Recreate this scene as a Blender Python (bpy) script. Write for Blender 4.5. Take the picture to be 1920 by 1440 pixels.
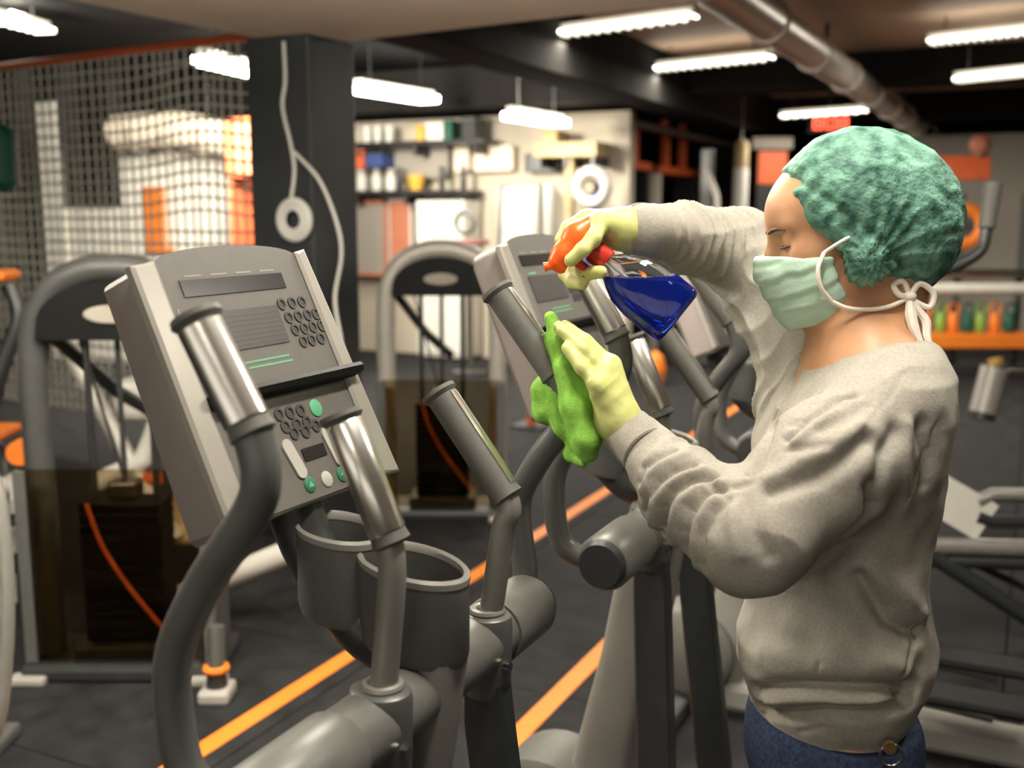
import bpy, bmesh, math, random
import numpy as np
from mathutils import Vector, Matrix

random.seed(7); np.random.seed(7)
for o in list(bpy.data.objects): bpy.data.objects.remove(o)
SC = bpy.context.scene
COL = SC.collection

# ------------------------------------------------------------------ camera
# room axes: +Y runs along the row of trainers, +X towards their users, Z up; metres
FPX = 2000.0; YAW = math.atan2(990, math.hypot(2000, 320)); PITCH = math.atan2(320, 2000); EYE = 1.55
cam_d = bpy.data.cameras.new('camera'); cam = bpy.data.objects.new('camera', cam_d); COL.objects.link(cam)
cam.location = (0, 0, EYE); cam.rotation_euler = (math.pi/2 - PITCH, 0, YAW)
cam_d.sensor_width = 36.0; cam_d.lens = 36.0*FPX/1920.0; cam_d.clip_start = 0.05; cam_d.clip_end = 100
cam_d.dof.use_dof = True; cam_d.dof.focus_distance = 1.60; cam_d.dof.aperture_fstop = 2.9
SC.camera = cam

# ------------------------------------------------------------------ world and exposure
w = bpy.data.worlds.new('world'); SC.world = w; w.use_nodes = True
w.node_tree.nodes['Background'].inputs[0].default_value = (1.0, 0.93, 0.82, 1)
w.node_tree.nodes['Background'].inputs[1].default_value = 0.05
SC.view_settings.view_transform = 'Standard'; SC.view_settings.look = 'None'
SC.view_settings.gamma = 1.0; SC.view_settings.use_curve_mapping = False
SC.view_settings.exposure = 0.0

# ------------------------------------------------------------------ measuring helpers
_st, _ct, _sp, _cp = math.sin(YAW), math.cos(YAW), math.sin(PITCH), math.cos(PITCH)
_D = np.array([-_st, _ct, 0]); _R = np.array([_ct, _st, 0])
_FW = _cp*_D + np.array([0, 0, -_sp]); _UP = _sp*_D + np.array([0, 0, _cp]); _C = np.array([0, 0, EYE])
def ray(px, py): return _FW + (px-960)/FPX*_R + (720-py)/FPX*_UP
def at(px, py, dep): return _C + dep*ray(px, py)                     # measured point at a distance
def on_z(px, py, z): q = ray(px, py); return _C + (z-EYE)/q[2]*q      # measured point on a level plane
def on_y(px, py, y): q = ray(px, py); return _C + y/q[1]*q            # on a plane across the hall
def on_x(px, py, x): q = ray(px, py); return _C + x/q[0]*q            # on a plane along the hall
def turned(p):                                                         # room -> person frame (x right, y away)
    p = np.asarray(p); return np.array([p@_R, p@_D, p[2]])
def pt(px, py, dep): return turned(at(px, py, dep))

# ------------------------------------------------------------------ materials
MATS = {}
def mat(name, col, rough=0.5, metal=0.0, var=0.0, vscale=30.0, bump=0.0, bscale=200.0, emit=None, estr=0.0,
        trans=0.0, ior=1.45, alpha=1.0, sss=0.0, col2=None, coat=0.0, detail=3.0, stretch=None, spec=0.5, rvar=0.0):
    if name in MATS: return MATS[name]
    m = bpy.data.materials.new(name); m.use_nodes = True; nt = m.node_tree
    b = nt.nodes['Principled BSDF']
    c = (*col, 1.0)
    b.inputs['Base Color'].default_value = c; b.inputs['Roughness'].default_value = rough
    b.inputs['Metallic'].default_value = metal; b.inputs['IOR'].default_value = ior
    b.inputs['Transmission Weight'].default_value = trans; b.inputs['Alpha'].default_value = alpha
    b.inputs['Coat Weight'].default_value = coat; b.inputs['Specular IOR Level'].default_value = spec
    if sss: b.inputs['Subsurface Weight'].default_value = sss; b.inputs['Subsurface Radius'].default_value = (0.012, 0.005, 0.003); b.inputs['Subsurface Scale'].default_value = 1.0
    if emit: b.inputs['Emission Color'].default_value = (*emit, 1); b.inputs['Emission Strength'].default_value = estr
    tc = nt.nodes.new('ShaderNodeTexCoord'); vec = tc.outputs['Object']
    if stretch:
        mp = nt.nodes.new('ShaderNodeMapping'); mp.inputs['Scale'].default_value = stretch
        nt.links.new(vec, mp.inputs['Vector']); vec = mp.outputs['Vector']
    if var > 0 or col2:
        n = nt.nodes.new('ShaderNodeTexNoise'); n.inputs['Scale'].default_value = vscale; n.inputs['Detail'].default_value = detail
        nt.links.new(vec, n.inputs['Vector'])
        r = nt.nodes.new('ShaderNodeValToRGB'); r.color_ramp.elements[0].position = 0.32; r.color_ramp.elements[1].position = 0.68
        if col2: r.color_ramp.elements[0].color = c; r.color_ramp.elements[1].color = (*col2, 1)
        else:
            r.color_ramp.elements[0].color = (*[x*(1-var) for x in col], 1); r.color_ramp.elements[1].color = (*[min(1, x*(1+var)) for x in col], 1)
        nt.links.new(n.outputs['Fac'], r.inputs['Fac']); nt.links.new(r.outputs['Color'], b.inputs['Base Color'])
        if rvar:
            mr = nt.nodes.new('ShaderNodeMapRange'); mr.inputs['To Min'].default_value = max(0, rough-rvar); mr.inputs['To Max'].default_value = min(1, rough+rvar)
            nt.links.new(n.outputs['Fac'], mr.inputs['Value']); nt.links.new(mr.outputs['Result'], b.inputs['Roughness'])
    if bump > 0:
        n2 = nt.nodes.new('ShaderNodeTexNoise'); n2.inputs['Scale'].default_value = bscale; n2.inputs['Detail'].default_value = 4
        nt.links.new(vec, n2.inputs['Vector'])
        bp = nt.nodes.new('ShaderNodeBump'); bp.inputs['Strength'].default_value = bump; bp.inputs['Distance'].default_value = 0.004
        nt.links.new(n2.outputs['Fac'], bp.inputs['Height']); nt.links.new(bp.outputs['Normal'], b.inputs['Normal'])
    MATS[name] = m
    return m

M = {}
M['rubber_floor'] = mat('rubber_floor', (0.019, 0.019, 0.020), 0.78, var=0.35, vscale=9, bump=0.25, bscale=260, rvar=0.1, spec=0.18)
M['orange_line'] = mat('orange_line', (0.86, 0.23, 0.025), 0.5, var=0.06, vscale=8)
M['beige_paint'] = mat('beige_paint', (0.82, 0.71, 0.57), 0.8, var=0.05, vscale=1.5)
M['black_paint'] = mat('black_paint', (0.008, 0.008, 0.008), 0.9, var=0.2, vscale=3, spec=0.08)
M['dark_beam'] = mat('dark_beam', (0.014, 0.013, 0.012), 0.9, var=0.2, vscale=3, spec=0.08)
M['column_paint'] = mat('column_paint', (0.026, 0.029, 0.030), 0.55, var=0.2, vscale=4)
M['ceiling_wood'] = mat('ceiling_wood', (0.46, 0.33, 0.23), 0.6, var=0.25, vscale=2.5, stretch=(0.6, 9, 1))
M['white_wall'] = mat('white_wall', (0.84, 0.81, 0.72), 0.75, var=0.04, vscale=1.2)
M['cream_wall'] = mat('cream_wall', (0.50, 0.44, 0.35), 0.75, var=0.06, vscale=1.2)
M['dark_wall'] = mat('dark_wall', (0.016, 0.015, 0.014), 0.85, var=0.2, vscale=2, spec=0.1)
M['console_grey'] = mat('console_grey', (0.100, 0.093, 0.084), 0.5, var=0.05, vscale=60, bump=0.05, bscale=900)
M['console_side'] = mat('console_side', (0.185, 0.158, 0.146), 0.42, var=0.05, vscale=25)
M['trim_silver'] = mat('trim_silver', (0.29, 0.272, 0.242), 0.33, metal=0.25, var=0.04, vscale=20)
M['screen_black'] = mat('screen_black', (0.018, 0.017, 0.017), 0.22)
M['screen_grey'] = mat('screen_grey', (0.045, 0.040, 0.038), 0.35)
M['frame_grey'] = mat('frame_grey', (0.235, 0.225, 0.205), 0.36, metal=0.3, var=0.05, vscale=20)
M['frame_dark'] = mat('frame_dark', (0.095, 0.097, 0.092), 0.36, metal=0.15, var=0.06, vscale=20)
M['frame_black'] = mat('frame_black', (0.026, 0.028, 0.028), 0.38, var=0.1, vscale=20)
M['housing_grey'] = mat('housing_grey', (0.115, 0.115, 0.105), 0.38, var=0.06, vscale=40)
M['cup_grey'] = mat('cup_grey', (0.085, 0.085, 0.080), 0.40, var=0.06, vscale=40)
M['cup_rim'] = mat('cup_rim', (0.21, 0.205, 0.185), 0.38)
M['grip_metal'] = mat('grip_metal', (0.66, 0.64, 0.60), 0.27, metal=0.95, var=0.04, vscale=40)
M['grip_rubber'] = mat('grip_rubber', (0.090, 0.088, 0.078), 0.62, var=0.08, vscale=60, bump=0.1, bscale=900)
M['mast_grey'] = mat('mast_grey', (0.20, 0.190, 0.175), 0.42, var=0.05, vscale=12)
M['key_dark'] = mat('key_dark', (0.045, 0.042, 0.040), 0.5)
M['key_light'] = mat('key_light', (0.36, 0.34, 0.31), 0.5)
M['key_green'] = mat('key_green', (0.09, 0.33, 0.18), 0.5)
M['key_green_dark'] = mat('key_green_dark', (0.02, 0.13, 0.075), 0.5)
M['print_green'] = mat('print_green', (0.11, 0.30, 0.165), 0.6)
M['print_pale'] = mat('print_pale', (0.21, 0.20, 0.175), 0.6)
M['chart_line'] = mat('chart_line', (0.085, 0.078, 0.070), 0.6)
M['white_plastic'] = mat('white_plastic', (0.66, 0.64, 0.58), 0.45, var=0.04, vscale=10)
M['pale_frame'] = mat('pale_frame', (0.42, 0.40, 0.36), 0.4, metal=0.2, var=0.05, vscale=10)
M['chrome'] = mat('chrome', (0.62, 0.61, 0.58), 0.22, metal=1.0)
M['arch_dark'] = mat('arch_dark', (0.050, 0.051, 0.049), 0.45, var=0.06, vscale=20)
M['steel_dark'] = mat('steel_dark', (0.06, 0.06, 0.06), 0.35, metal=0.7)
M['weight_black'] = mat('weight_black', (0.005, 0.005, 0.005), 0.6, spec=0.2)
M['smoked'] = mat('smoked', (0.52, 0.42, 0.27), 0.03, trans=1.0, ior=1.03)
M['orange_pad'] = mat('orange_pad', (0.78, 0.20, 0.02), 0.5, var=0.08, vscale=14)
M['orange_red'] = mat('orange_red', (0.62, 0.115, 0.035), 0.5, var=0.08, vscale=14)
M['coral'] = mat('coral', (0.46, 0.165, 0.09), 0.6, var=0.06, vscale=6)
M['net_cord'] = mat('net_cord', (0.55, 0.53, 0.46), 0.8)
M['duct'] = mat('duct', (0.60, 0.56, 0.50), 0.32, metal=0.55, var=0.08, vscale=3)
M['cable_white'] = mat('cable_white', (0.72, 0.71, 0.66), 0.5)
M['sweat'] = mat('sweat', (0.295, 0.275, 0.240), 0.9, var=0.11, vscale=220, bump=0.22, bscale=520, detail=6, spec=0.15)
M['rib_knit'] = mat('rib_knit', (0.28, 0.26, 0.228), 0.9, var=0.12, vscale=260, bump=0.3, bscale=600, spec=0.15)
M['denim'] = mat('denim', (0.028, 0.042, 0.085), 0.8, var=0.4, vscale=160, bump=0.25, bscale=500, spec=0.2)
M['skin'] = mat('skin', (0.47, 0.245, 0.130), 0.5, var=0.07, vscale=30, sss=0.12, bump=0.04, bscale=500)
M['brow'] = mat('brow', (0.06, 0.030, 0.018), 0.7)
M['glove'] = mat('glove', (0.46, 0.475, 0.17), 0.5, var=0.05, vscale=60, bump=0.12, bscale=160, sss=0.05)
M['cap_green'] = mat('cap_green', (0.018, 0.075, 0.055), 0.65, col2=(0.17, 0.36, 0.27), vscale=38, bump=1.0, bscale=95, detail=9, spec=0.35)
M['mask_green'] = mat('mask_green', (0.44, 0.62, 0.50), 0.75, var=0.06, vscale=40, bump=0.15, bscale=300, spec=0.25)
M['mask_white'] = mat('mask_white', (0.74, 0.68, 0.60), 0.8, bump=0.1, bscale=400)
M['cloth_green'] = mat('cloth_green', (0.22, 0.46, 0.075), 0.92, var=0.16, vscale=70, bump=0.5, bscale=420, spec=0.1, detail=6)
M['spray_orange'] = mat('spray_orange', (0.90, 0.105, 0.006), 0.36, var=0.05, vscale=30)
M['spray_red'] = mat('spray_red', (0.42, 0.020, 0.012), 0.38)
M['liquid_blue'] = mat('liquid_blue', (0.003, 0.018, 0.30), 0.06, trans=0.5, ior=1.33)
M['clear_plastic'] = mat('clear_plastic', (0.93, 0.95, 0.95), 0.05, trans=1.0, ior=1.28, spec=0.7)
M['shoe'] = mat('shoe', (0.10, 0.10, 0.11), 0.6)
M['sole'] = mat('sole', (0.6, 0.58, 0.54), 0.6)
M['hair'] = mat('hair', (0.035, 0.020, 0.012), 0.5)
M['brass'] = mat('brass', (0.45, 0.30, 0.12), 0.35, metal=0.9)
M['tube_light'] = mat('tube_light', (0.9, 0.9, 0.85), 0.5, emit=(1.0, 0.95, 0.82), estr=9.0)
M['bare_bright'] = mat('bare_bright', (0.9, 0.9, 0.85), 0.5, emit=(1.0, 0.95, 0.82), estr=85.0)  # glow of the added pendants, made strong to light the slab
M['bare_tube'] = mat('bare_tube', (0.9, 0.9, 0.85), 0.5, emit=(1.0, 0.95, 0.82), estr=26.0)
M['fill_window_glow'] = mat('fill_window_glow', (0.8, 0.8, 0.75), 0.5, emit=(1.0, 0.95, 0.86), estr=0.8)  # glow of the added glazing behind the camera
M['lamp_body'] = mat('lamp_body', (0.6, 0.58, 0.52), 0.5)
M['red_led'] = mat('red_led', (0.3, 0.01, 0.01), 0.5, emit=(1.0, 0.10, 0.05), estr=5.0)
M['green_sign'] = mat('green_sign', (0.04, 0.33, 0.10), 0.5)
M['dark_green'] = mat('dark_green', (0.01, 0.085, 0.05), 0.6)
M['green_ball'] = mat('green_ball', (0.22, 0.36, 0.05), 0.5)
M['yellow'] = mat('yellow', (0.62, 0.36, 0.05), 0.5)
M['grey_board'] = mat('grey_board', (0.30, 0.27, 0.23), 0.7)
M['wood_board'] = mat('wood_board', (0.42, 0.31, 0.16), 0.6, var=0.1, vscale=4)
M['blue_box'] = mat('blue_box', (0.04, 0.07, 0.22), 0.6)
M['maroon'] = mat('maroon', (0.16, 0.05, 0.045), 0.6)

# ------------------------------------------------------------------ mesh helpers
class MB:
    def __init__(s): s.v = []; s.f = []
    def add(s, vs, fs):
        n = len(s.v); s.v += [tuple(float(c) for c in p) for p in vs]; s.f += [tuple(i+n for i in f) for f in fs]; return s
    def box(s, lo, hi, bev=0.0):
        lo = [min(a, b) for a, b in zip(lo, hi)], [max(a, b) for a, b in zip(lo, hi)]
        (x0, y0, z0), (x1, y1, z1) = lo
        if bev <= 0:
            return s.add([(x0,y0,z0),(x1,y0,z0),(x1,y1,z0),(x0,y1,z0),(x0,y0,z1),(x1,y0,z1),(x1,y1,z1),(x0,y1,z1)],
                         [(0,3,2,1),(4,5,6,7),(0,1,5,4),(1,2,6,5),(2,3,7,6),(3,0,4,7)])
        bm = bmesh.new(); bmesh.ops.create_cube(bm, size=1.0)
        for v in bm.verts: v.co = Vector(((x0+x1)/2+v.co.x*(x1-x0), (y0+y1)/2+v.co.y*(y1-y0), (z0+z1)/2+v.co.z*(z1-z0)))
        bev = min(bev, 0.49*min(x1-x0, y1-y0, z1-z0))
        bmesh.ops.bevel(bm, geom=bm.edges[:], offset=bev, segments=2, affect='EDGES', profile=0.5)
        bm.verts.ensure_lookup_table(); bm.verts.index_update()
        s.add([v.co[:] for v in bm.verts], [tuple(v.index for v in f.verts) for f in bm.faces]); bm.free(); return s
    def loft(s, rings, cap0=True, cap1=True, closed=True):
        n = len(rings[0]); vs = [p for r in rings for p in r]; fs = []
        for i in range(len(rings)-1):
            for j in range(n if closed else n-1):
                k = (j+1) % n; fs.append((i*n+j, i*n+k, (i+1)*n+k, (i+1)*n+j))
        if cap0: fs.append(tuple(reversed(range(n))))
        if cap1: fs.append(tuple(range((len(rings)-1)*n, len(rings)*n)))
        return s.add(vs, fs)
    def tube(s, pts, r, n=12, smooth=0, ends=True):
        pts = [np.array(p, float) for p in pts]
        rs = list(r) if hasattr(r, '__len__') else [r]*len(pts)
        if smooth:
            q, qr = [], []
            for i in range(len(pts)-1):
                p0 = pts[i-1] if i > 0 else 2*pts[0]-pts[1]; p1, p2 = pts[i], pts[i+1]
                p3 = pts[i+2] if i+2 < len(pts) else 2*pts[-1]-pts[-2]
                for k in range(smooth):
                    t = k/smooth
                    q.append(0.5*((2*p1)+(p2-p0)*t+(2*p0-5*p1+4*p2-p3)*t*t+(-p0+3*p1-3*p2+p3)*t**3)); qr.append(rs[i]*(1-t)+rs[i+1]*t)
            q.append(pts[-1]); qr.append(rs[-1]); pts, rs = q, qr
        rings = []; prev = None
        for i, p in enumerate(pts):
            d = pts[min(i+1, len(pts)-1)]-pts[max(i-1, 0)]; d = d/(np.linalg.norm(d)+1e-12)
            if prev is None:
                a = np.array([0, 0, 1.0]) if abs(d[2]) < 0.9 else np.array([1.0, 0, 0])
                u = np.cross(d, a)
            else: u = prev-d*(prev@d)
            u = u/(np.linalg.norm(u)+1e-12); prev = u; v = np.cross(d, u)
            rings.append([p+rs[i]*(math.cos(2*math.pi*k/n)*u+math.sin(2*math.pi*k/n)*v) for k in range(n)])
        return s.loft(rings, ends, ends)
    def cyl(s, a, b, r0, r1=None, n=20): return s.tube([a, b], [r0, r0 if r1 is None else r1], n)
    def ell(s, c, r, n=14, m=9):
        c = np.array(c, float); rings = []
        for i in range(1, m):
            a = math.pi*i/m
            rings.append([(c[0]+r[0]*math.sin(a)*math.cos(2*math.pi*k/n), c[1]+r[1]*math.sin(a)*math.sin(2*math.pi*k/n), c[2]-r[2]*math.cos(a)) for k in range(n)])
        b = len(s.v); s.loft(rings, False, False)
        s.v += [(c[0], c[1], c[2]-r[2]), (c[0], c[1], c[2]+r[2])]; lo, hi = len(s.v)-2, len(s.v)-1
        for k in range(n):
            s.f.append((lo, b+(k+1) % n, b+k)); s.f.append((hi, b+(m-2)*n+k, b+(m-2)*n+(k+1) % n))
        return s
    def torus(s, c, R_, r, ax=2, n=28, m=10):
        rings = []
        e = [np.eye(3)[(ax+1) % 3], np.eye(3)[(ax+2) % 3], np.eye(3)[ax]]
        for i in range(n+1):
            a = 2*math.pi*i/n; d = math.cos(a)*e[0]+math.sin(a)*e[1]
            rings.append([np.array(c)+d*(R_+r*math.cos(2*math.pi*k/m))+e[2]*r*math.sin(2*math.pi*k/m) for k in range(m)])
        return s.loft(rings, False, False)
    def prism(s, outline, origin, eu, ev, en, thick):
        o, eu, ev, en = [np.array(a, float) for a in (origin, eu, ev, en)]
        return s.loft([[o+u*eu+v*ev for u, v in outline], [o+u*eu+v*ev+en*thick for u, v in outline]])
    def build(s, name, m, parent=None, smooth=True, angle=38):
        me = bpy.data.meshes.new(name); me.from_pydata(s.v, [], s.f); me.update()
        bm = bmesh.new(); bm.from_mesh(me); bmesh.ops.recalc_face_normals(bm, faces=bm.faces[:]); bm.to_mesh(me); bm.free()
        return link(name, me, m, parent, smooth, angle)

def link(name, me, m, parent=None, smooth=True, angle=38):
    if smooth and len(me.polygons):
        me.polygons.foreach_set('use_smooth', [True]*len(me.polygons))
        if angle: me.set_sharp_from_angle(angle=math.radians(angle))
    o = bpy.data.objects.new(name, me); COL.objects.link(o)
    if m: me.materials.append(m)
    if parent: o.parent = parent
    return o
def tag(o, label=None, cat=None, group=None, kind=None):
    if label: o['label'] = label
    if cat: o['category'] = cat
    if group: o['group'] = group
    if kind: o['kind'] = kind
    return o
def thing(name, label, cat, loc=(0, 0, 0), rz=0.0, group=None):
    o = bpy.data.objects.new(name, None); COL.objects.link(o); o.empty_display_size = 0.1
    o.location = [float(c) for c in loc]; o.rotation_euler = (0, 0, rz); return tag(o, label, cat, group)
def copy_tree(root, loc, label=None, rz=None, group=None):
    r = root.copy(); COL.objects.link(r); r.location = [float(c) for c in loc]
    if rz is not None: r.rotation_euler = (0, 0, rz)
    if label: r['label'] = label
    if group: r['group'] = group
    for ch in root.children:
        c = ch.copy(); COL.objects.link(c); c.parent = r
        for g in ch.children:
            d = g.copy(); COL.objects.link(d); d.parent = c
    return r
def share(name, me, parent, loc, rot=None, scale=None):
    o = bpy.data.objects.new(name, me); COL.objects.link(o); o.parent = parent; o.location = [float(c) for c in loc]
    if rot: o.rotation_euler = rot
    if scale: o.scale = scale
    return o
def mesh_only(mb, name, m, smooth=True):
    o = mb.build(name, m, None, smooth); me = o.data; bpy.data.objects.remove(o); return me

# ------------------------------------------------------------------ signed distance modelling (soft bodies)
def rc(P, a, b, ra, rb):
    a = np.asarray(a, np.float32); b = np.asarray(b, np.float32); d = b-a; L = float(d@d)+1e-9
    t = np.clip((P-a)@d/L, 0, 1); q = P-a-t[:, None]*d
    return np.sqrt((q*q).sum(1))-(ra+(rb-ra)*t)
def chain(P, pts, rs, k=0.01):
    o = None
    for i in range(len(pts)-1):
        d = rc(P, pts[i], pts[i+1], rs[i], rs[i+1]); o = d if o is None else smin(o, d, k)
    return o
def el(P, c, r, A=None):
    q = P-np.asarray(c, np.float32)
    if A is not None: q = q@np.asarray(A, np.float32).T
    r = np.asarray(r, np.float32); k0 = np.sqrt(((q/r)**2).sum(1)); k1 = np.sqrt(((q/(r*r))**2).sum(1))+1e-9
    return k0*(k0-1)/k1
def smin(a, b, k):
    h = np.clip(0.5+0.5*(b-a)/k, 0, 1); return b*(1-h)+a*h-k*h*(1-h)
def smax(a, b, k): return -smin(-a, -b, k)
def vnoise(P, s, seed=0):
    q = P*s+seed*17.3; i = np.floor(q).astype(np.int64); f = q-i; f = f*f*(3-2*f)
    def h(x, y, z):
        n = (x*374761393+y*668265263+z*2147483647+seed*1274126177) & 0x7fffffff
        n = (n ^ (n >> 13))*1274126177 & 0x7fffffff
        return ((n ^ (n >> 16)) & 0xffff)/65535.0
    r = 0
    for dx in (0, 1):
        for dy in (0, 1):
            for dz in (0, 1):
                w_ = (f[:, 0] if dx else 1-f[:, 0])*(f[:, 1] if dy else 1-f[:, 1])*(f[:, 2] if dz else 1-f[:, 2])
                r = r+w_*h(i[:, 0]+dx, i[:, 1]+dy, i[:, 2]+dz)
    return r*2-1
def sdf_mesh(fn, lo, hi, h):
    lo = np.array(lo, np.float32); n = (np.ceil((np.array(hi)-lo)/h/4).astype(int))*4+1
    cn = (n-1)//4+1
    cg = np.stack(np.meshgrid(*[lo[i]+np.arange(cn[i])*4*h for i in range(3)], indexing='ij'), -1).reshape(-1, 3).astype(np.float32)
    cd = fn(cg).reshape(cn)
    D = np.repeat(np.repeat(np.repeat(cd, 4, 0), 4, 1), 4, 2)[:n[0], :n[1], :n[2]].astype(np.float32)
    near = np.abs(cd) < 4*h*2.4+0.012
    nz = near.copy()
    N = np.repeat(np.repeat(np.repeat(nz, 4, 0), 4, 1), 4, 2)
    off = np.zeros_like(N); off[2:, 2:, 2:] = N[:-2, :-2, :-2]
    N = (N | off)[:n[0], :n[1], :n[2]]
    I = np.argwhere(N); P = (lo+I*h).astype(np.float32); D[N] = fn(P)
    S = D < 0; C8 = [(a, b, c) for a in (0, 1) for b in (0, 1) for c in (0, 1)]
    cnt = sum(S[a:n[0]-1+a, b:n[1]-1+b, c:n[2]-1+c].astype(np.int8) for a, b, c in C8)
    act = np.argwhere((cnt > 0) & (cnt < 8))
    acc = np.zeros((len(act), 3)); num = np.zeros(len(act))
    for a in C8:
        for ax in range(3):
            if a[ax]: continue
            b = list(a); b[ax] = 1
            va = D[act[:, 0]+a[0], act[:, 1]+a[1], act[:, 2]+a[2]]; vb = D[act[:, 0]+b[0], act[:, 1]+b[1], act[:, 2]+b[2]]
            m = (va < 0) != (vb < 0); t = np.where(m, va/(va-vb+1e-12), 0)
            p = np.tile(np.array(a, float), (len(act), 1)); p[:, ax] += t
            acc[m] += p[m]; num[m] += 1
    V = lo+(act+acc/num[:, None])*h
    idx = -np.ones((n[0]-1, n[1]-1, n[2]-1), np.int64); idx[act[:, 0], act[:, 1], act[:, 2]] = np.arange(len(act))
    F = []
    for ax in range(3):
        u, v = (ax+1) % 3, (ax+2) % 3
        sl0 = [slice(None)]*3; sl1 = [slice(None)]*3; sl0[ax] = slice(0, -1); sl1[ax] = slice(1, None)
        A_, B_ = S[tuple(sl0)], S[tuple(sl1)]
        E_ = np.argwhere(A_ != B_)
        E_ = E_[(E_[:, u] > 0) & (E_[:, v] > 0) & (E_[:, u] < n[u]-1) & (E_[:, v] < n[v]-1)]
        ins = A_[E_[:, 0], E_[:, 1], E_[:, 2]]
        def g(du, dv):
            q = E_.copy(); q[:, u] -= du; q[:, v] -= dv; return idx[q[:, 0], q[:, 1], q[:, 2]]
        q = np.stack([g(1, 1), g(0, 1), g(0, 0), g(1, 0)], 1)
        q[~ins] = q[~ins][:, ::-1]; F.append(q)
    F = np.concatenate(F); F = F[(F >= 0).all(1)]
    return V, F
def soft(name, fn, lo, hi, h, m, parent, relax=1, disp=None):
    V, F = sdf_mesh(fn, lo, hi, h)
    if relax:
        for _ in range(relax):
            A = np.zeros_like(V); c = np.zeros(len(V))
            for i in range(4):
                np.add.at(A, F[:, i], V[F[:, (i+1) % 4]]); np.add.at(A, F[:, i], V[F[:, (i+3) % 4]]); np.add.at(c, F[:, i], 2)
            V = 0.5*V+0.5*A/np.maximum(c, 1)[:, None]
    if disp is not None:
        N = np.zeros_like(V); fn_ = np.cross(V[F[:, 2]]-V[F[:, 0]], V[F[:, 3]]-V[F[:, 1]])
        for i in range(4): np.add.at(N, F[:, i], fn_)
        N /= np.linalg.norm(N, axis=1)[:, None]+1e-12
        V = V+N*disp(V, N)[:, None]
    me = bpy.data.meshes.new(name)
    me.vertices.add(len(V)); me.vertices.foreach_set('co', V.astype(np.float32).ravel())
    me.loops.add(F.size); me.loops.foreach_set('vertex_index', F.astype(np.int32).ravel())
    me.polygons.add(len(F)); me.polygons.foreach_set('loop_start', np.arange(0, F.size, 4, dtype=np.int32))
    me.polygons.foreach_set('loop_total', np.full(len(F), 4, np.int32)); me.update(calc_edges=True); me.validate()
    return link(name, me, m, parent, True, None)

# ================================================================== THE HALL
X0, X1, Y0, Y1, ZC = -12.5, 6.5, -3.0, 17.0, 2.95
fl = MB().box((X0, Y0, -0.10), (X1, Y1, -0.012)).build('floor', M['black_paint'], smooth=False); tag(fl, kind='structure')
tile = mesh_only(MB().box((0.0025, 0.0025, -0.012), (0.9975, 0.9975, 0.0), 0.003), 'floor_tile', M['rubber_floor'], False)
for i in range(int(X0), int(X1)+1):
    for j in range(int(Y0), int(Y1)):
        dx_, dy_ = i+0.5, j+0.5; az = math.degrees(math.atan2(-dx_, dy_)-YAW)
        if math.hypot(dx_, dy_) > 2.5 and (abs(az) > 38 or i < -10): continue
        share('floor_tile', tile, fl, (i, j, 0))
for k, (x, a, b) in enumerate(((-2.095, 1.2, 16.5), (-1.302, 1.2, 16.5)), 1):
    o = MB().box((x-0.034, a, 0.0), (x+0.034, b, 0.002)).build('trim_%d' % k, M['orange_line'], smooth=False); tag(o, kind='structure')

def struct(name, mb, m, smooth=False): return tag(mb.build(name, m, None, smooth), kind='structure')
struct('wall_left', MB().box((X0-0.15, Y0, 0), (X0, Y1, ZC)), M['dark_wall'])
struct('wall_right', MB().box((X1, Y0, 0), (X1+0.15, Y1, ZC)), M['cream_wall'])
struct('wall_front', MB().box((X0, Y0-0.15, 0), (X1, Y0, ZC)), M['cream_wall'])
struct('wall_back', MB().box((X0, Y1, 0), (X1, Y1+0.15, ZC)), M['dark_wall'])
wn = struct('fill_window_1', MB().box((-3.6, Y0-0.02, 0.9), (3.2, Y0+0.02, 2.25)), M['lamp_body'])  # glazing added behind the camera for soft frontal fill
for k in range(4):
    x = -3.55+k*1.69
    MB().box((x+0.04, Y0+0.02, 0.95), (x+1.62, Y0+0.03, 2.2)).build('pane', M['fill_window_glow'], wn, False)
wl_d = bpy.data.lights.new('fill_window_light', 'AREA'); wl_d.shape = 'RECTANGLE'; wl_d.size = 6.7; wl_d.size_y = 1.25; wl_d.energy = 12; wl_d.color = (1.0, 0.95, 0.86)  # soft frontal fill from the added panes
wl_o = bpy.data.objects.new('fill_window_light', wl_d); COL.objects.link(wl_o); wl_o.location = (-0.2, Y0+0.06, 1.57); wl_o.rotation_euler = (math.pi/2, 0, 0)
XB = -3.05
ce = struct('ceiling', MB().box((X0, Y0, ZC+0.02), (X1, Y1, ZC+0.12)), M['black_paint'])
pl = mesh_only(MB().box((XB, 0.006, -0.018), (X1, 0.294, 0.0), 0.004), 'ceiling_plank', M['ceiling_wood'], False)
y = -2.9
while y < Y1-0.3:
    share('ceiling_plank', pl, ce, (0, y, ZC+0.02)); y += 0.30

# lowered plaster slab whose corner sits on the column
ZS = 2.34
c0 = on_z(562, 88, ZS); ca = on_z(120, -2, ZS); cb = on_z(1350, -2, ZS)
da = ca-c0; db = cb-c0
pa = c0+da*2.2; pb = c0+db*1.10
poly = [c0, pb, (pb[0], -2.9, ZS), (pa[0], -2.9, ZS), pa]
struct('trim_4', MB().loft([[(p[0], p[1], ZS) for p in poly], [(p[0], p[1], ZC+0.01) for p in poly]]), M['beige_paint'])

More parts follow.
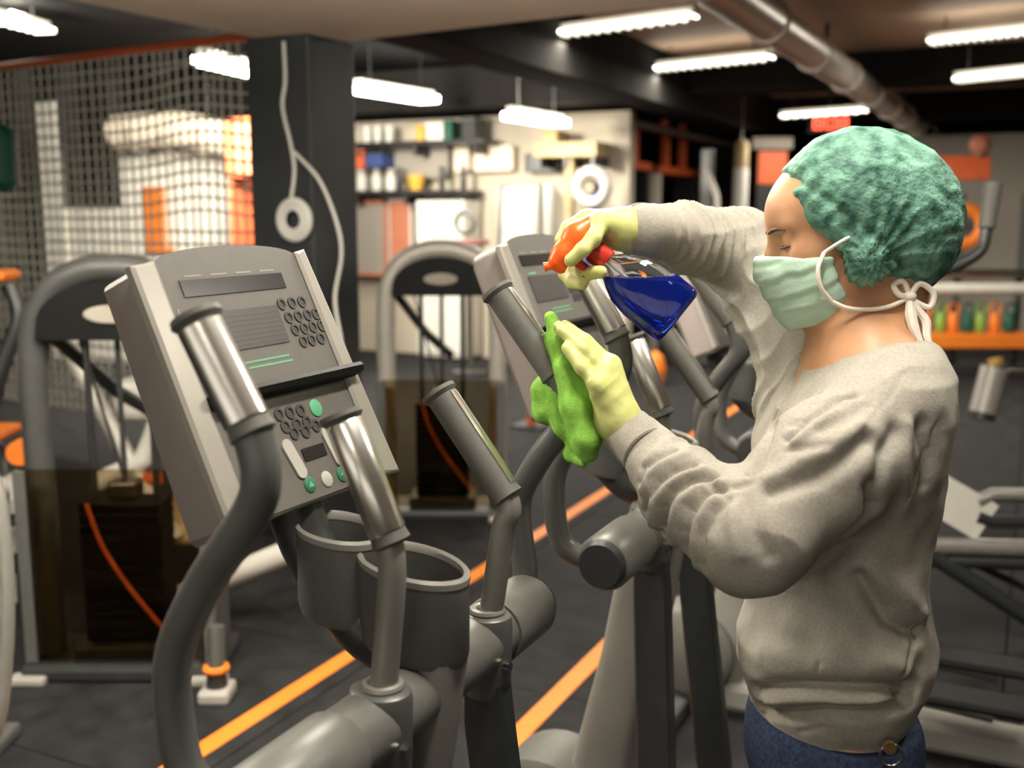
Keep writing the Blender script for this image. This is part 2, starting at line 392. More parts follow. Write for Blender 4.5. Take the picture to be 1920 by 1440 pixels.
# dark beams under the high ceiling
def beam(n, lo, hi): struct('trim_%d' % n, MB().box(lo, hi, 0.01), M['dark_beam'])
beam(5, (XB-0.35, 4.6, 2.50), (XB, 16.9, ZC))
q = on_z(1450, 168, 2.66); beam(6, (XB, q[1], 2.66), (X1-0.02, q[1]+0.45, ZC))
beam(7, (XB, q[1]+3.6, 2.64), (X1-0.02, q[1]+4.1, ZC))
beam(8, (X0+0.02, 9.3, 2.55), (XB-0.35, 9.7, ZC))

# column
pc = at(570, 300, 5.05)
col = thing('column', 'dark square column under the corner of the beige slab', 'column', (pc[0], pc[1], 0))
hw = 0.178
MB().box((-hw, -hw, 0), (hw, hw, ZS), 0.012).build('shaft', M['column_paint'], col, False)
MB().box((-hw-0.015, -hw-0.015, 0.0), (hw+0.015, hw+0.015, 0.10), 0.008).build('plinth', M['frame_black'], col, False)
def colp(px, py, off=0.012):
    y = pc[1]-hw-off; return on_y(px, py, y)
cab = MB(); cab.tube([colp(532, 78), colp(535, 150), colp(530, 200), colp(545, 270), colp(552, 320), colp(545, 380)], 0.008, 8, 6)
o = cab.build('hanging_cable', M['cable_white']); tag(o, 'pale cable hanging straight down the dark column into a coil', 'cable')
o = MB().tube([colp(552, 285, .03), colp(600, 340, .03), colp(632, 420, .03), colp(640, 480, .03), colp(628, 560, .03), colp(640, 640, .03), colp(650, 720, .03), colp(640, 800, .03)], 0.008, 8, 6).build('hanging_cable', M['cable_white']); tag(o, 'pale cable sagging in a long curve along the right of the column', 'cable')
cc = colp(550, 412, .035)
co = MB()
for k in range(4): co.torus((cc[0], cc[1]-0.004+0.010*(k % 2), cc[2]), 0.050+0.014*k, 0.009, 1, 26, 8)
o = co.build('cable_coil', M['cable_white']); tag(o, 'round coil of pale cable hung on the dark column', 'cable coil')
g0, g1 = on_y(490, 345, pc[1]-0.1), on_y(512, 475, pc[1]-0.1)
sg = thing('wall_notice', 'narrow white notice with green top beside the dark column', 'sign', (g0[0], pc[1]-0.1, g1[2]))
MB().box((0, 0, 0), (g1[0]-g0[0], 0.01, g0[2]-g1[2])).build('sheet', M['white_plastic'], sg, False)
MB().box((0, -0.004, (g0[2]-g1[2])*0.78), (g1[0]-g0[0], 0.0, g0[2]-g1[2])).build('green_band', M['green_sign'], sg, False)
MB().box((0.005, -0.003, (g0[2]-g1[2])*0.15), (0.02, 0.0, (g0[2]-g1[2])*0.5)).build('orange_band', M['coral'], sg, False)

# ------------------------------------------------------------------ ceiling lights
def lamp(name_label, p, q, width=0.14, drop=0.0, watts=0.0, cells=14, bare=False, group='fluorescent ceiling lights', tilt=0.0):
    p, q = np.array(p), np.array(q); c = (p+q)/2; L = np.linalg.norm((q-p)[:2]); a = math.atan2(q[1]-p[1], q[0]-p[0])
    t = thing('ceiling_light', name_label, 'ceiling light', c, a, group)
    hwd = width*0.22
    MB().box((-L/2, -hwd, 0.0), (L/2, hwd, 0.05), 0.008).build('housing', M['lamp_body'], t, False)
    MB().box((-L/2+0.02, -width/2, -0.060 if bare else -0.018), (L/2-0.02, width/2, -0.001), 0.006).build('diffuser', M[('bare_bright' if bare == 2 else 'bare_tube') if bare else 'tube_light'], t, False)
    if not bare:
        for k in range(cells):
            x = -L/2+0.03+(L-0.06)*k/(cells-1)
            MB().box((x-0.006, -width/2-0.005, -0.035), (x+0.006, width/2+0.005, -0.018)).build('louvre_blade', M['lamp_body'], t, False)
    if drop > 0:
        for s in (-1, 1):
            MB().cyl((s*L*0.35, 0, 0.05), (s*L*0.35, 0, drop), 0.006, n=6).build('hanger', M['steel_dark'], t)
    if watts:
        ld = bpy.data.lights.new('lamp_glow', 'AREA'); ld.shape = 'RECTANGLE'; ld.size = L*0.95; ld.size_y = width; ld.energy = watts; ld.color = (1.0, 0.93, 0.80)
        lo_ = bpy.data.objects.new('lamp_glow', ld); COL.objects.link(lo_); lo_.parent = t; lo_.location = (0, 0, -0.075); lo_.rotation_euler = (0, -tilt, 0)
    return t
ZL = ZC-0.16
lamp('long louvred ceiling light nearest the beige slab, left of the silver duct', on_z(1030, 62, ZL), on_z(1305, 26, ZL), drop=0.16, watts=42)
lamp('louvred ceiling light ending at the silver duct in front of the dark beam', on_z(1225, 127, ZL), on_z(1450, 104, ZL), drop=0.16, watts=42)
lamp('louvred ceiling light at top right in front of the dark cross beam', on_z(1740, 76, ZL), on_z(1960, 52, ZL), drop=0.16, watts=42)
lamp('louvred ceiling light just behind the dark cross beam at right edge', on_z(1790, 147, 2.6), on_z(1960, 130, 2.6), drop=0.35, watts=50)
lamp('small louvred ceiling light above the red digits', on_z(1465, 216, 2.63), on_z(1625, 205, 2.63), drop=0.32, cells=9, watts=40)
lamp('bright bare strip light hanging just right of the dark column', at(672, 160, 9.0), at(808, 181, 9.9), 0.22, 0.35, watts=32, bare=True)
lamp('bright bare strip light hanging above the storage shelves', at(957, 212, 9.2), at(1052, 223, 10.0), 0.2, 0.5, watts=24, bare=True)
lamp('bright bare strip light just left of the dark column', at(380, 113, 7.4), at(500, 124, 8.2), 0.2, 0.3, watts=300, bare=True, tilt=0.95)
lamp('strip light in the black ceiling at the top left corner', at(-110, 18, 6.6), at(88, 40, 7.6), 0.16, 0.15, watts=170, cells=12, tilt=0.95)
# above the frame: pendants added to light the slab, overhead lamps, added rear fill
for x, y, z, wv, br, dy, top, lab in ((-2.4, 1.2, ZS-0.22, 12, 2, 0, ZS, 'added unseen pendant lighting the beige slab, left of the near trainer'), (-1.35, 2.45, ZS-0.14, 0, 2, 0, ZS, 'added unseen pendant lighting the beige slab above the second trainer'),
                        (-0.22, 1.30, ZL, 54, False, 1, ZC, 'louvred ceiling light nearest above the camera'), (0.75, 2.9, ZL, 30, False, 1, ZC, 'louvred ceiling light above and right of the person'), (-0.45, -0.9, ZL, 16, False, 0, ZC, 'added unseen louvred fill light behind the camera')):
    lamp(lab, (x-0.55*(1-dy), y-0.6*dy, z), (x+0.55*(1-dy), y+0.6*dy, z), 0.16, top-z, watts=wv, bare=br)

# silver duct along the hall with hanging brackets
dz = 2.62
d0 = on_z(1395, 0, dz); d1 = on_z(1760, 268, dz)
du = thing('air_duct', 'shiny silver round duct running along the ceiling', 'duct', (0, 0, 0))
xd = (d0[0]+d1[0])/2
MB().cyl((xd, 4.3, dz), (xd, d1[1], dz), 0.115, n=24).build('pipe', M['duct'], du)
for k in range(9):
    y = 4.9+k*1.35
    if y < d1[1]: MB().torus((xd, y, dz), 0.117, 0.014, 1, 24, 6).build('joint_ring', M['duct'], du)
for y in (6.0, 8.5, 11.0, 13.5):
    MB().box((xd-0.09, y-0.02, dz+0.09), (xd-0.06, y+0.02, ZC), 0.003).build('bracket', M['steel_dark'], du, False)
pz = at(1460, 100, 7.2)
o = thing('ceiling_speaker', 'small white fitting hanging beside the silver duct', 'fitting', pz)
MB().cyl((0, 0, 0.06), (0, 0, 0.0), 0.05, 0.09).build('shade', M['white_plastic'], o); MB().cyl((0, 0, 0.06), (0, 0, ZC-pz[2]-0.02), 0.02).build('stem', M['white_plastic'], o)

# red digital clock
p0, p1 = at(1521, 218, 12.5), at(1592, 244, 12.5)
ck = thing('digital_clock', 'digital clock with glowing red figures above the hair net', 'clock', (p0[0], p0[1], p1[2]), YAW)
cw, chh = np.linalg.norm((p1-p0)[:2]), p0[2]-p1[2]
MB().box((-0.03, 0.0, -0.03), (cw+0.03, 0.05, chh+0.03), 0.006).build('case', M['frame_black'], ck, False)
MB().cyl((cw/2, 0.03, chh+0.02), (cw/2, 0.03, ZC-p1[2]), 0.012, n=8).build('hanger', M['steel_dark'], ck)
for k, dgt in enumerate((8, 0, 8)):
    x0 = 0.03+k*cw*0.33; s_ = cw*0.24
    segs = {8: 'abcdefg', 0: 'abcdef'}[dgt]; m_ = MB()
    for c_ in segs:
        bx = {'a': (0, .9, 1, 1), 'g': (0, .45, 1, .55), 'd': (0, 0, 1, .1), 'b': (.82, .5, 1, 1), 'c': (.82, 0, 1, .5), 'f': (0, .5, .18, 1), 'e': (0, 0, .18, .5)}[c_]
        m_.box((x0+bx[0]*s_, -0.006, chh*(0.08+0.84*bx[1])), (x0+bx[2]*s_, 0.0, chh*(0.08+0.84*bx[3])))
    m_.build('digit', M['red_led'], ck, False)

# ================================================================== ELLIPTICAL TRAINERS
def arc_plate(mb, p0, p1, r, toward, half, n=14, t=0.0022):
    p0, p1 = np.array(p0, float), np.array(p1, float); d = (p1-p0)/np.linalg.norm(p1-p0)
    u = np.array(toward, float); u -= d*(u@d); u /= np.linalg.norm(u); v = np.cross(d, u); rings = []
    for s in (0, 0.02, 0.98, 1.0):
        p = p0+(p1-p0)*s; rr = r-(t*0.8 if s in (0, 1.0) else 0)
        A = [(-half+2*half*k/(n-1)) for k in range(n)]
        rings.append([p+rr*(math.cos(a)*u+math.sin(a)*v) for a in A]+[p+(r-2*t)*(math.cos(a)*u+math.sin(a)*v) for a in reversed(A)])
    return mb.loft(rings)

AX, AY = -0.70, 1.16
def T(x, y, z): return np.array([x-AX, y-AY, z])
def make_trainer(label):
    t = thing('elliptical_trainer', label, 'elliptical trainer', (AX, AY, 0), 0, 'row of elliptical trainers')
    # floor frame
    MB().box(T(-1.02, 0.86, 0.0), T(-0.94, 1.46, 0.055), 0.012).build('front_foot', M['frame_dark'], t, False)
    MB().box(T(0.0, 0.90, 0.0), T(0.08, 1.42, 0.055), 0.012).build('rear_foot', M['frame_dark'], t, False)
    MB().box(T(-0.98, 1.10, 0.03), T(0.04, 1.22, 0.12), 0.02).build('base_rail', M['mast_grey'], t, False)
    # mast leaning back towards the user
    rings = []
    for x, z, a, b in ((-0.885, 0.06, 0.085, 0.055), (-0.83, 0.30, 0.075, 0.052), (-0.765, 0.60, 0.066, 0.048), (-0.704, 0.96, 0.062, 0.045), (-0.70, 1.00, 0.060, 0.044)):
        rings.append([T(x, 1.16, z)+np.array([a*math.copysign(abs(math.cos(q))**0.6, math.cos(q)), b*math.copysign(abs(math.sin(q))**0.6, math.sin(q)), 0]) for q in [2*math.pi*k/24 for k in range(24)]])
    MB().loft(rings).build('mast', M['mast_grey'], t)
    # flywheel housing
    fh = MB(); fh.loft([[T(-0.95, y, 0.21)+np.array([r*math.cos(q), 0, r*0.95*math.sin(q)]) for q in [2*math.pi*k/28 for k in range(28)]] for y, r in ((1.065, 0.12), (1.08, 0.145), (1.24, 0.145), (1.255, 0.12))])
    fh.build('flywheel_housing', M['housing_grey'], t)
    # axle
    za = 0.925
    ax = MB().tube([T(-0.70, 0.80, za), T(-0.70, 0.81, za), T(-0.70, 0.955, za), T(-0.70, 0.96, za)], [0.046, 0.052, 0.052, 0.050], 28).build('axle_cover', M['housing_grey'], t)
    MB().tube([T(-0.70, 0.787, za), T(-0.70, 0.80, za)], [0.040, 0.047], 28).build('end_cap', M['frame_black'], ax)
    ax2 = MB().tube([T(-0.70, 1.365, za), T(-0.70, 1.37, za), T(-0.70, 1.485, za), T(-0.70, 1.50, za)], [0.050, 0.052, 0.052, 0.045], 28).build('axle_cover', M['housing_grey'], t)
    MB().tube([T(-0.70, 1.50, za), T(-0.70, 1.512, za)], [0.046, 0.038], 28).build('end_cap', M['frame_black'], ax2)
    MB().tube([T(-0.70, 0.955, za), T(-0.70, 1.37, za)], 0.046, 28).build('axle', M['housing_grey'], t)
    # moving arms: socket, upper tube with grip, lower lever
    for side, y, up, gx, lo_ in (('l', 1.045, [(-0.690, 0.945), (-0.684, 1.00), (-0.673, 1.10), (-0.672, 1.14), (-0.676, 1.165)], ((-0.672, 1.160), (-0.742, 1.312)), (-0.665, 0.36)),
                            ('r', 1.325, [(-0.690, 0.945), (-0.680, 0.985), (-0.662, 1.10), (-0.652, 1.13), (-0.657, 1.155)], ((-0.655, 1.150), (-0.768, 1.296)), (-0.62, 0.30))):
        so = MB(); ring = []
        for z, a, b in ((0.845, 0.030, 0.026), (0.87, 0.040, 0.034), (0.955, 0.042, 0.036), (0.968, 0.040, 0.034), (0.972, 0.034, 0.029)):
            ring.append([T(-0.692, y, z)+np.array([a*math.cos(q), b*math.sin(q), 0]) for q in [2*math.pi*k/22 for k in range(22)]])
        so.loft(ring); sk = so.build('arm_socket', M['frame_dark'], t)
        MB().torus(T(-0.688, y, 0.975), 0.021, 0.006, 2, 22, 8).build('collar', M['frame_grey'], sk)
        MB().cyl(T(-0.655, y-0.01, 0.90), T(-0.645, y-0.012, 0.90), 0.007, n=10).build('bolt', M['chrome'], sk)
        arm = MB().tube([T(x, y, z) for x, z in up], 0.0175, 16, 5).build('moving_handle', M['frame_grey'], t)
        grip(arm, T(gx[0][0], y, gx[0][1]), T(gx[1][0], y, gx[1][1]), -1 if side == 'l' else 1)
        lv = MB(); x1, z1 = lo_
        rr = []
        for x, z, a, b in ((-0.69, 0.90, 0.030, 0.020), (-0.685, 0.80, 0.036, 0.021), (x1, z1, 0.038, 0.021), (x1+0.01, z1-0.05, 0.030, 0.018)):
            rr.append([T(x, y, z)+np.array([sx*a, sy*b, 0]) for sx, sy in ((-1, -.7), (-.85, -1), (.85, -1), (1, -.7), (1, .7), (.85, 1), (-.85, 1), (-1, .7))])
        lv.loft(rr).build('lower_lever', M['frame_black'], t)
        pa_ = MB().tube([T(x1, y, z1), T(x1+0.12, y, 0.24), T(-0.08, y, 0.20)], 0.018, 12, 4).build('pedal_arm', M['frame_grey'], t)
        MB().box(T(-0.30, y-0.065, 0.225), T(0.02, y+0.065, 0.25), 0.012).build('pedal', M['weight_black'], pa_, False)
    # fixed handlebars from the axle ends
    for y, s in ((0.815, -1), (1.497, 1)):
        pts = [(-0.70, 0, 0.925), (-0.745, 0.004*s, 0.93), (-0.783, 0.010*s, 0.958), (-0.797, 0.010*s, 1.03), (-0.790, 0.010*s, 1.095), (-0.747, 0.006*s, 1.175), (-0.688, 0, 1.255), (-0.675, 0, 1.295), (-0.683, 0, 1.335)]
        if s > 0: pts = [(-0.70, 0, 0.925), (-0.712, 0.004*s, 0.945), (-0.712, 0.008*s, 0.98), (-0.722, 0.006*s, 1.06), (-0.716, 0.004*s, 1.11), (-0.680, 0, 1.172), (-0.642, 0, 1.225), (-0.640, 0, 1.265), (-0.655, 0, 1.30)]
        hb = MB().tube([T(p[0], y+p[1], p[2]) for p in pts], 0.0205, 16, 5).build('fixed_handlebar', M['frame_dark'], t)
        if s < 0: grip(hb, T(-0.683, y, 1.335), T(-0.751, y, 1.450), s)
        else: grip(hb, T(-0.657, y, 1.303), T(-0.760, y, 1.432), s)
    # cup holder: two round wells in a row
    for cx, rx, ry, zt, zb, nm in ((-0.828, 0.062, 0.056, 1.126, 1.005, 'rear'), (-0.712, 0.078, 0.060, 1.094, 0.975, 'front')):
        A = [2*math.pi*k/32 for k in range(32)]
        def el_ring(f, z, tilt=0.16): return [T(cx, 1.16, z)+np.array([rx*f*math.cos(q), ry*f*math.sin(q), -tilt*rx*f*math.cos(q)]) for q in A]
        cu = MB().loft([el_ring(0.93, zb), el_ring(0.99, zb+0.012), el_ring(1.0, zt-0.004), el_ring(0.90, zt-0.004), el_ring(0.86, zb+0.03), ]).build('cup_well', M['cup_grey'], t)
        MB().loft([el_ring(1.015, zt-0.008), el_ring(1.02, zt), el_ring(0.96, zt+0.004), el_ring(0.90, zt), el_ring(0.89, zt-0.008)], False, False).build('rim', M['cup_rim'], cu)
    # console arm
    MB().tube([T(-0.72, 1.16, 0.97), T(-0.80, 1.16, 1.00), T(-0.885, 1.16, 1.10), T(-0.915, 1.16, 1.20)], [0.045, 0.042, 0.038, 0.04], 14, 4).build('console_arm', M['frame_black'], t)
    # console
    o_ = T(-0.86, 1.155, 1.168); es = np.array([-0.399, 0, 0.917]); ey = np.array([0, 1.0, 0]); en = np.array([0.917, 0, 0.399])
    def cp(y, s, n=0.0): return o_+y*ey+s*es+n*en
    top = [(0.168*math.cos(a), 0.340+0.026*math.sin(a)) for a in [math.pi*k/16 for k in range(17)]]
    outline = [(-0.178, 0.004), (-0.172, -0.006), (0.178, -0.008), (0.186, 0.0)]+[(x+0.002, s) for x, s in top]
    cb = MB(); R1 = [cp(y, s, 0) for y, s in outline]; R0 = [cp(y*0.995, s*0.995+0.001, -0.070) for y, s in outline]; R00 = [cp(y*0.90, 0.17+(s-0.17)*0.93, -0.084) for y, s in outline]
    cb.loft([R00, R0, [cp(y, s, -0.006) for y, s in outline], [cp(y*0.985, 0.17+(s-0.17)*0.985, 0) for y, s in outline]])
    con = cb.build('console', M['console_side'], t, True, 30)
    face = [(-0.138, 0.0), (0.142, -0.004), (0.152, 0.12), (0.142, 0.348)]+[(0.142*math.cos(a), 0.348+0.020*math.sin(a)) for a in [math.pi*k/14 for k in range(1, 14)]]+[(-0.141, 0.348)]
    MB().prism(face, cp(0, 0, 0.0), ey, es, en, 0.003).build('face_panel', M['console_grey'], con, False)
    def strip(y0, y1, y2, y3, s0, s1, name, m):
        k = MB(); n0, n1 = -0.004, 0.008
        q = [(y0, s0), (y1, s0-0.006), (y3, s1+0.004), (y2, s1)]
        k.loft([[cp(y, s, n0) for y, s in q], [cp(y*0.999, s, n1-0.003) for y, s in q], [cp(y+(0.006 if i in (0, 3) else -0.006), s+(0.004 if i in (0, 1) else -0.004), n1) for i, (y, s) in enumerate(q)]])
        return k.build(name, m, con, False)
    strip(-0.184, -0.140, -0.186, -0.143, 0.006, 0.345, 'side_trim', M['trim_silver'])
    strip(0.152, 0.196, 0.142, 0.168, -0.004, 0.352, 'side_trim', M['trim_silver'])
    def plate(name, q, m, n0=0.0025, n1=0.0045): return MB().loft([[cp(y, s, n0) for y, s in q], [cp(y, s, n1) for y, s in q]]).build(name, m, con, False)
    def rect(y0, s0, y1, s1): return [(y0, s0), (y1, s0), (y1, s1), (y0, s1)]
    plate('display', rect(-0.112, 0.299, 0.095, 0.322), M['screen_black'])
    plate('program_chart', rect(-0.105, 0.219, 0.058, 0.275), M['screen_grey'])
    for k in range(7): plate('chart_line', rect(-0.100, 0.225+k*0.0068, 0.053, 0.2262+k*0.0068), M['chart_line'], 0.0044, 0.0049)
    for k in range(4): plate('printed_mark', rect(-0.100+k*0.050, 0.326, -0.068+k*0.050, 0.3285), M['print_pale'], 0.0025, 0.0034)
    plate('green_print', rect(-0.095, 0.280, -0.060, 0.284), M['print_green'], 0.0025, 0.0034)
    for (a, s) in ((-0.048, 0.199), (-0.044, 0.191)): plate('green_print', rect(a, s, a+0.095, s+0.0028), M['print_green'], 0.0025, 0.0034)
    for q in (rect(-0.133, 0.165, -0.130, 0.285), rect(-0.121, 0.170, -0.119, 0.262)): plate('printed_mark', q, M['print_pale'], 0.0025, 0.0034)
    # reading ledge
    lg = MB(); 
    lg.loft([[cp(y, 0.158+d, n) for d, n in ((-0.010, 0.002), (-0.006, 0.026), (0.002, 0.030), (0.008, 0.026), (0.008, 0.002))] for y in (-0.140, -0.05, 0.06, 0.165, 0.172)])
    lg.build('reading_ledge', M['weight_black'], con, False)
    def key(y, s, r, m, rs=None):
        rs = rs or r; A = [2*math.pi*k/12 for k in range(12)]
        MB().loft([[cp(y+r*math.cos(a)*f, s+rs*math.sin(a)*f, n) for a in A] for f, n in ((1, 0.0025), (1, 0.0045), (0.8, 0.0055))]).build('button', m, con)
    def ring_key(y, s, r):
        A = [2*math.pi*k/14 for k in range(14)]
        MB().loft([[cp(y+r*math.cos(a)*f, s+r*math.sin(a)*f, n) for a in A] for f, n in ((1, 0.0025), (1, 0.005), (0.62, 0.005), (0.62, 0.0032))], True, True).build('button', M['key_dark'], con)
    for r_, (s, ys) in enumerate(((0.275, (0.071, 0.095, 0.118)), (0.254, (0.076, 0.098, 0.120, 0.140)), (0.235, (0.080, 0.101, 0.122, 0.143)), (0.216, (0.088, 0.108, 0.130)))):
        for y in ys: ring_key(y, s, 0.0092)
    for (y, s) in ((-0.020, 0.122), (0.003, 0.121), (0.026, 0.120), (-0.016, 0.104), (0.008, 0.103), (0.030, 0.102), (-0.004, 0.092), (0.020, 0.090), (0.046, 0.094)): ring_key(y, s, 0.0095)
    key(0.060, 0.118, 0.013, M['key_green'])
    for (a, b) in (((-0.028, 0.077), (-0.019, 0.040)), ((0.061, 0.078), (0.068, 0.039))):
        pb_ = [(a[0]-0.0105, a[1]), (b[0]-0.0105, b[1])]; A = [math.pi*k/8 for k in range(9)]
        q = [(a[0]+0.0105*math.cos(x), a[1]+0.0105*math.sin(x)) for x in A]+[(b[0]-0.0105*math.cos(x), b[1]-0.0105*math.sin(x)) for x in A]
        plate('rocker_button', q, M['key_light'], 0.0025, 0.0060)
        for c_ in (a, b): key(c_[0], c_[1]-0.002, 0.004, M['key_dark'])
    plate('small_display', rect(-0.003, 0.050, 0.047, 0.068), M['screen_black'])
    key(-0.011, 0.019, 0.0115, M['key_green_dark']); key(0.027, 0.018, 0.0115, M['key_light']); key(0.063, 0.017, 0.0115, M['key_green_dark'])
    for y in (-0.011, 0.063):
        plate('arrow_mark', [(y-0.006, 0.015), (y+0.006, 0.015), (y, 0.024)], M['print_green'], 0.0050, 0.0062)
    return t
def grip(parent, a, b, s):
    a, b = np.array(a), np.array(b); d = (b-a)/np.linalg.norm(b-a)
    g = MB().tube([a-d*0.004, a, a+d*0.01, b-d*0.012, b-d*0.006, b], [0.020, 0.0245, 0.0225, 0.0225, 0.0275, 0.0265], 20).build('grip', M['grip_rubber'], parent)
    arcm = MB(); arc_plate(arcm, a+d*0.012, b-d*0.012, 0.0243, (0.62, 0.80*s, 0.2), 1.25)
    o = arcm.build('contact_plate', M['grip_metal'], parent)
    return g
tr1 = make_trainer('nearest elliptical trainer, large grey console facing the camera at left')
tr2 = copy_tree(tr1, (AX+0.035, AY+0.93, 0), 'second elliptical trainer, console under the spray bottle')
tr3 = copy_tree(tr1, (AX+0.06, AY+1.97, 0), 'third elliptical trainer, partly hidden behind the grey sweatshirt')

# ================================================================== WEIGHT STACK MACHINES
def make_stack_machine(label, loc, arch):
    t = thing('weight_stack_machine', label, 'weight machine', loc, YAW, 'weight stack machines')
    pts = [(-0.285, 0, 0.05), (-0.285, 0, 0.6), (-0.285, 0, 1.02), (-0.265, 0, 1.20), (-0.19, 0, 1.315), (-0.08, 0, 1.365), (0.0, 0, 1.372), (0.08, 0, 1.365), (0.19, 0, 1.315), (0.265, 0, 1.20), (0.285, 0, 1.02), (0.285, 0, 0.6), (0.285, 0, 0.05)]
    MB().tube(pts, 0.048, 14, 3).build('arch_frame', arch, t)
    A = [math.pi*k/16 for k in range(17)]
    out = [(0.245*math.cos(a), 0.15*math.sin(a)) for a in A]+[(-0.25, -0.045), (0.25, -0.045)]
    sh = MB().prism(out, (0, -0.05, 1.185), (1, 0, 0), (0, 0, 1), (0, 1, 0), 0.10).build('top_shroud', M['weight_black'], t, False)
    MB().loft([[(0.085*f*math.cos(2*math.pi*k/24), y, 1.225+0.030*f*math.sin(2*math.pi*k/24)) for k in range(24)] for f, y in ((1, -0.050), (1, -0.056), (0.9, -0.060))]).build('oval_badge', M['grey_board'], sh)
    for x in (-0.105, 0.105): MB().cyl((x, 0, 0.1), (x, 0, 1.2), 0.012, n=10).build('guide_rod', M['steel_dark'], t)
    MB().cyl((0, 0, 0.5), (0, 0, 1.2), 0.010, n=8).build('lift_cable', M['frame_black'], t)
    MB().cyl((-0.02, 0.05, 0.65), (-0.16, 0.05, 1.2), 0.006, n=6).build('lift_cable', M['frame_black'], t)
    for k in range(13):
        z = 0.115+k*0.037
        MB().box((-0.135, -0.075, z), (0.135, 0.075, z+0.034), 0.004).build('weight_plate', M['weight_black'], t, False)
    MB().box((-0.05, -0.04, 0.60), (0.05, 0.04, 0.66), 0.01).build('lift_head', M['chrome'], t, False)
    MB().box((-0.33, -0.16, 0.0), (0.33, 0.16, 0.055), 0.015).build('base', M['frame_black'], t, False)
    MB().box((-0.17, -0.12, 0.055), (0.17, 0.12, 0.112), 0.012).build('stack_base', M['frame_black'], t, False)
    for x in (-0.30, 0.30): MB().box((x-0.06, -0.19, 0.0), (x+0.06, -0.13, 0.03), 0.008).build('foot', M['pale_frame'], t, False)
    for s in (-1, 1):
        MB().box((s*0.30-0.02, -0.135, 0.06), (s*0.30+0.02, -0.11, 0.72), 0.004).build('shield_post', M['frame_dark'], t, False)
    MB().box((-0.30, -0.126, 0.07), (0.30, -0.121, 0.725)).build('smoked_shield', M['smoked'], t, False)
    MB().tube([(-0.10, -0.09, 0.60), (-0.05, -0.095, 0.45), (0.04, -0.10, 0.30), (0.16, -0.10, 0.14)], 0.007, 6, 4).build('red_cord', M['orange_red'], t)
    # pulley arm and bench to the rear
    MB().tube([(-0.24, 0.05, 1.15), (-0.10, 0.25, 0.92), (0.02, 0.42, 0.78)], 0.024, 10).build('rear_strut', M['frame_black'], t)
    return t
p = on_z(255, 1245, 0.0)
sm1 = make_stack_machine('dark arched weight stack machine behind the left edge of the near console', (p[0], p[1], 0), M['arch_dark'])
p = on_z(832, 962, 0.0)
sm2 = make_stack_machine('pale arched weight stack machine standing between the two near consoles', (p[0], p[1], 0), M['pale_frame'])

def in_turn(px, py, dep, base): return turned(at(px, py, dep))-turned(base)
# pale bench machine just behind the dark weight stack
b = on_z(330, 1130, 0.0)
t = thing('bench_machine', 'pale framed seat machine seen through the dark weight stack', 'exercise machine', b, YAW)
def bp(px, py, dep): return in_turn(px, py, dep, b)
dd = 4.3
MB().tube([bp(120, 640, dd), bp(240, 860, dd), bp(330, 1010, dd)], 0.035, 10).build('frame_tube', M['pale_frame'], t)
MB().tube([bp(330, 700, dd), bp(270, 860, dd), bp(180, 905, dd)], 0.04, 10).build('frame_tube', M['white_plastic'], t)
MB().tube([bp(335, 1120, dd-.2), bp(420, 1085, dd-.25), bp(540, 1035, dd-.3)], 0.045, 12).build('long_beam', M['white_plastic'], t)
MB().box(bp(210, 790, dd+.1), bp(330, 700, dd+.3), 0.03).build('seat_back', M['white_plastic'], t, False)
MB().box(bp(150, 985, dd+.0), bp(450, 960, dd+.5), 0.02).build('seat', M['wood_board'], t, False)
MB().tube([bp(300, 985, dd), (bp(300, 985, dd)[0], bp(300, 985, dd)[1], 0.0)], 0.03, 10).build('leg', M['frame_dark'], t)
MB().tube([bp(440, 985, dd+.2), (bp(440, 985, dd+.2)[0], bp(440, 985, dd+.2)[1], 0.0)], 0.03, 10).build('leg', M['frame_dark'], t)
MB().ell(bp(415, 820, dd), (0.05, 0.05, 0.04)).build('pivot_cap', M['white_plastic'], t)
MB().cyl(bp(200, 890, dd), bp(240, 885, dd), 0.03).build('red_knob', M['orange_red'], t); MB().cyl(bp(270, 900, dd), bp(300, 895, dd), 0.03).build('red_knob', M['orange_red'], t)
b2 = on_z(408, 1310, 0.0)
t = thing('stabiliser_foot', 'small orange and grey machine foot behind the near handlebar', 'machine foot', b2, YAW)
MB().box((-0.05, -0.06, 0.0), (0.05, 0.06, 0.045), 0.012).build('pad', M['pale_frame'], t, False)
MB().cyl((0, 0, 0.04), (0, 0, 0.10), 0.035, 0.03).build('collar', M['frame_black'], t); MB().torus((0, 0, 0.105), 0.032, 0.012, 2, 18, 8).build('orange_ring', M['orange_pad'], t)
MB().cyl((0, 0, 0.10), (0, 0.02, 0.24), 0.026).build('post', M['frame_dark'], t)

# orange padded machine cut by the left edge
b = on_z(-40, 1180, 0.0)
t = thing('orange_pad_machine', 'black machine with orange pads cut off by the left edge', 'exercise machine', b, YAW)
MB().box(bp(-110, 528, 3.9) if False else in_turn(-110, 530, 3.9, b), in_turn(42, 503, 4.05, b), 0.02).build('arm_pad', M['orange_pad'], t, False)
MB().tube([in_turn(20, 535, 3.95, b), in_turn(35, 600, 3.95, b), in_turn(0, 700, 3.95, b), in_turn(-40, 900, 3.95, b), (in_turn(-40, 900, 3.95, b)[0], in_turn(-40, 900, 3.95, b)[1], 0.0)], 0.03, 10, 4).build('upright', M['frame_black'], t)
MB().box(in_turn(-120, 832, 3.8, b), in_turn(48, 790, 4.0, b), 0.025).build('seat_pad', M['orange_pad'], t, False)
MB().tube([in_turn(-40, 815, 3.95, b), in_turn(10, 860, 3.95, b), in_turn(20, 980, 3.95, b)], 0.035, 10).build('swing_arm', M['frame_black'], t)
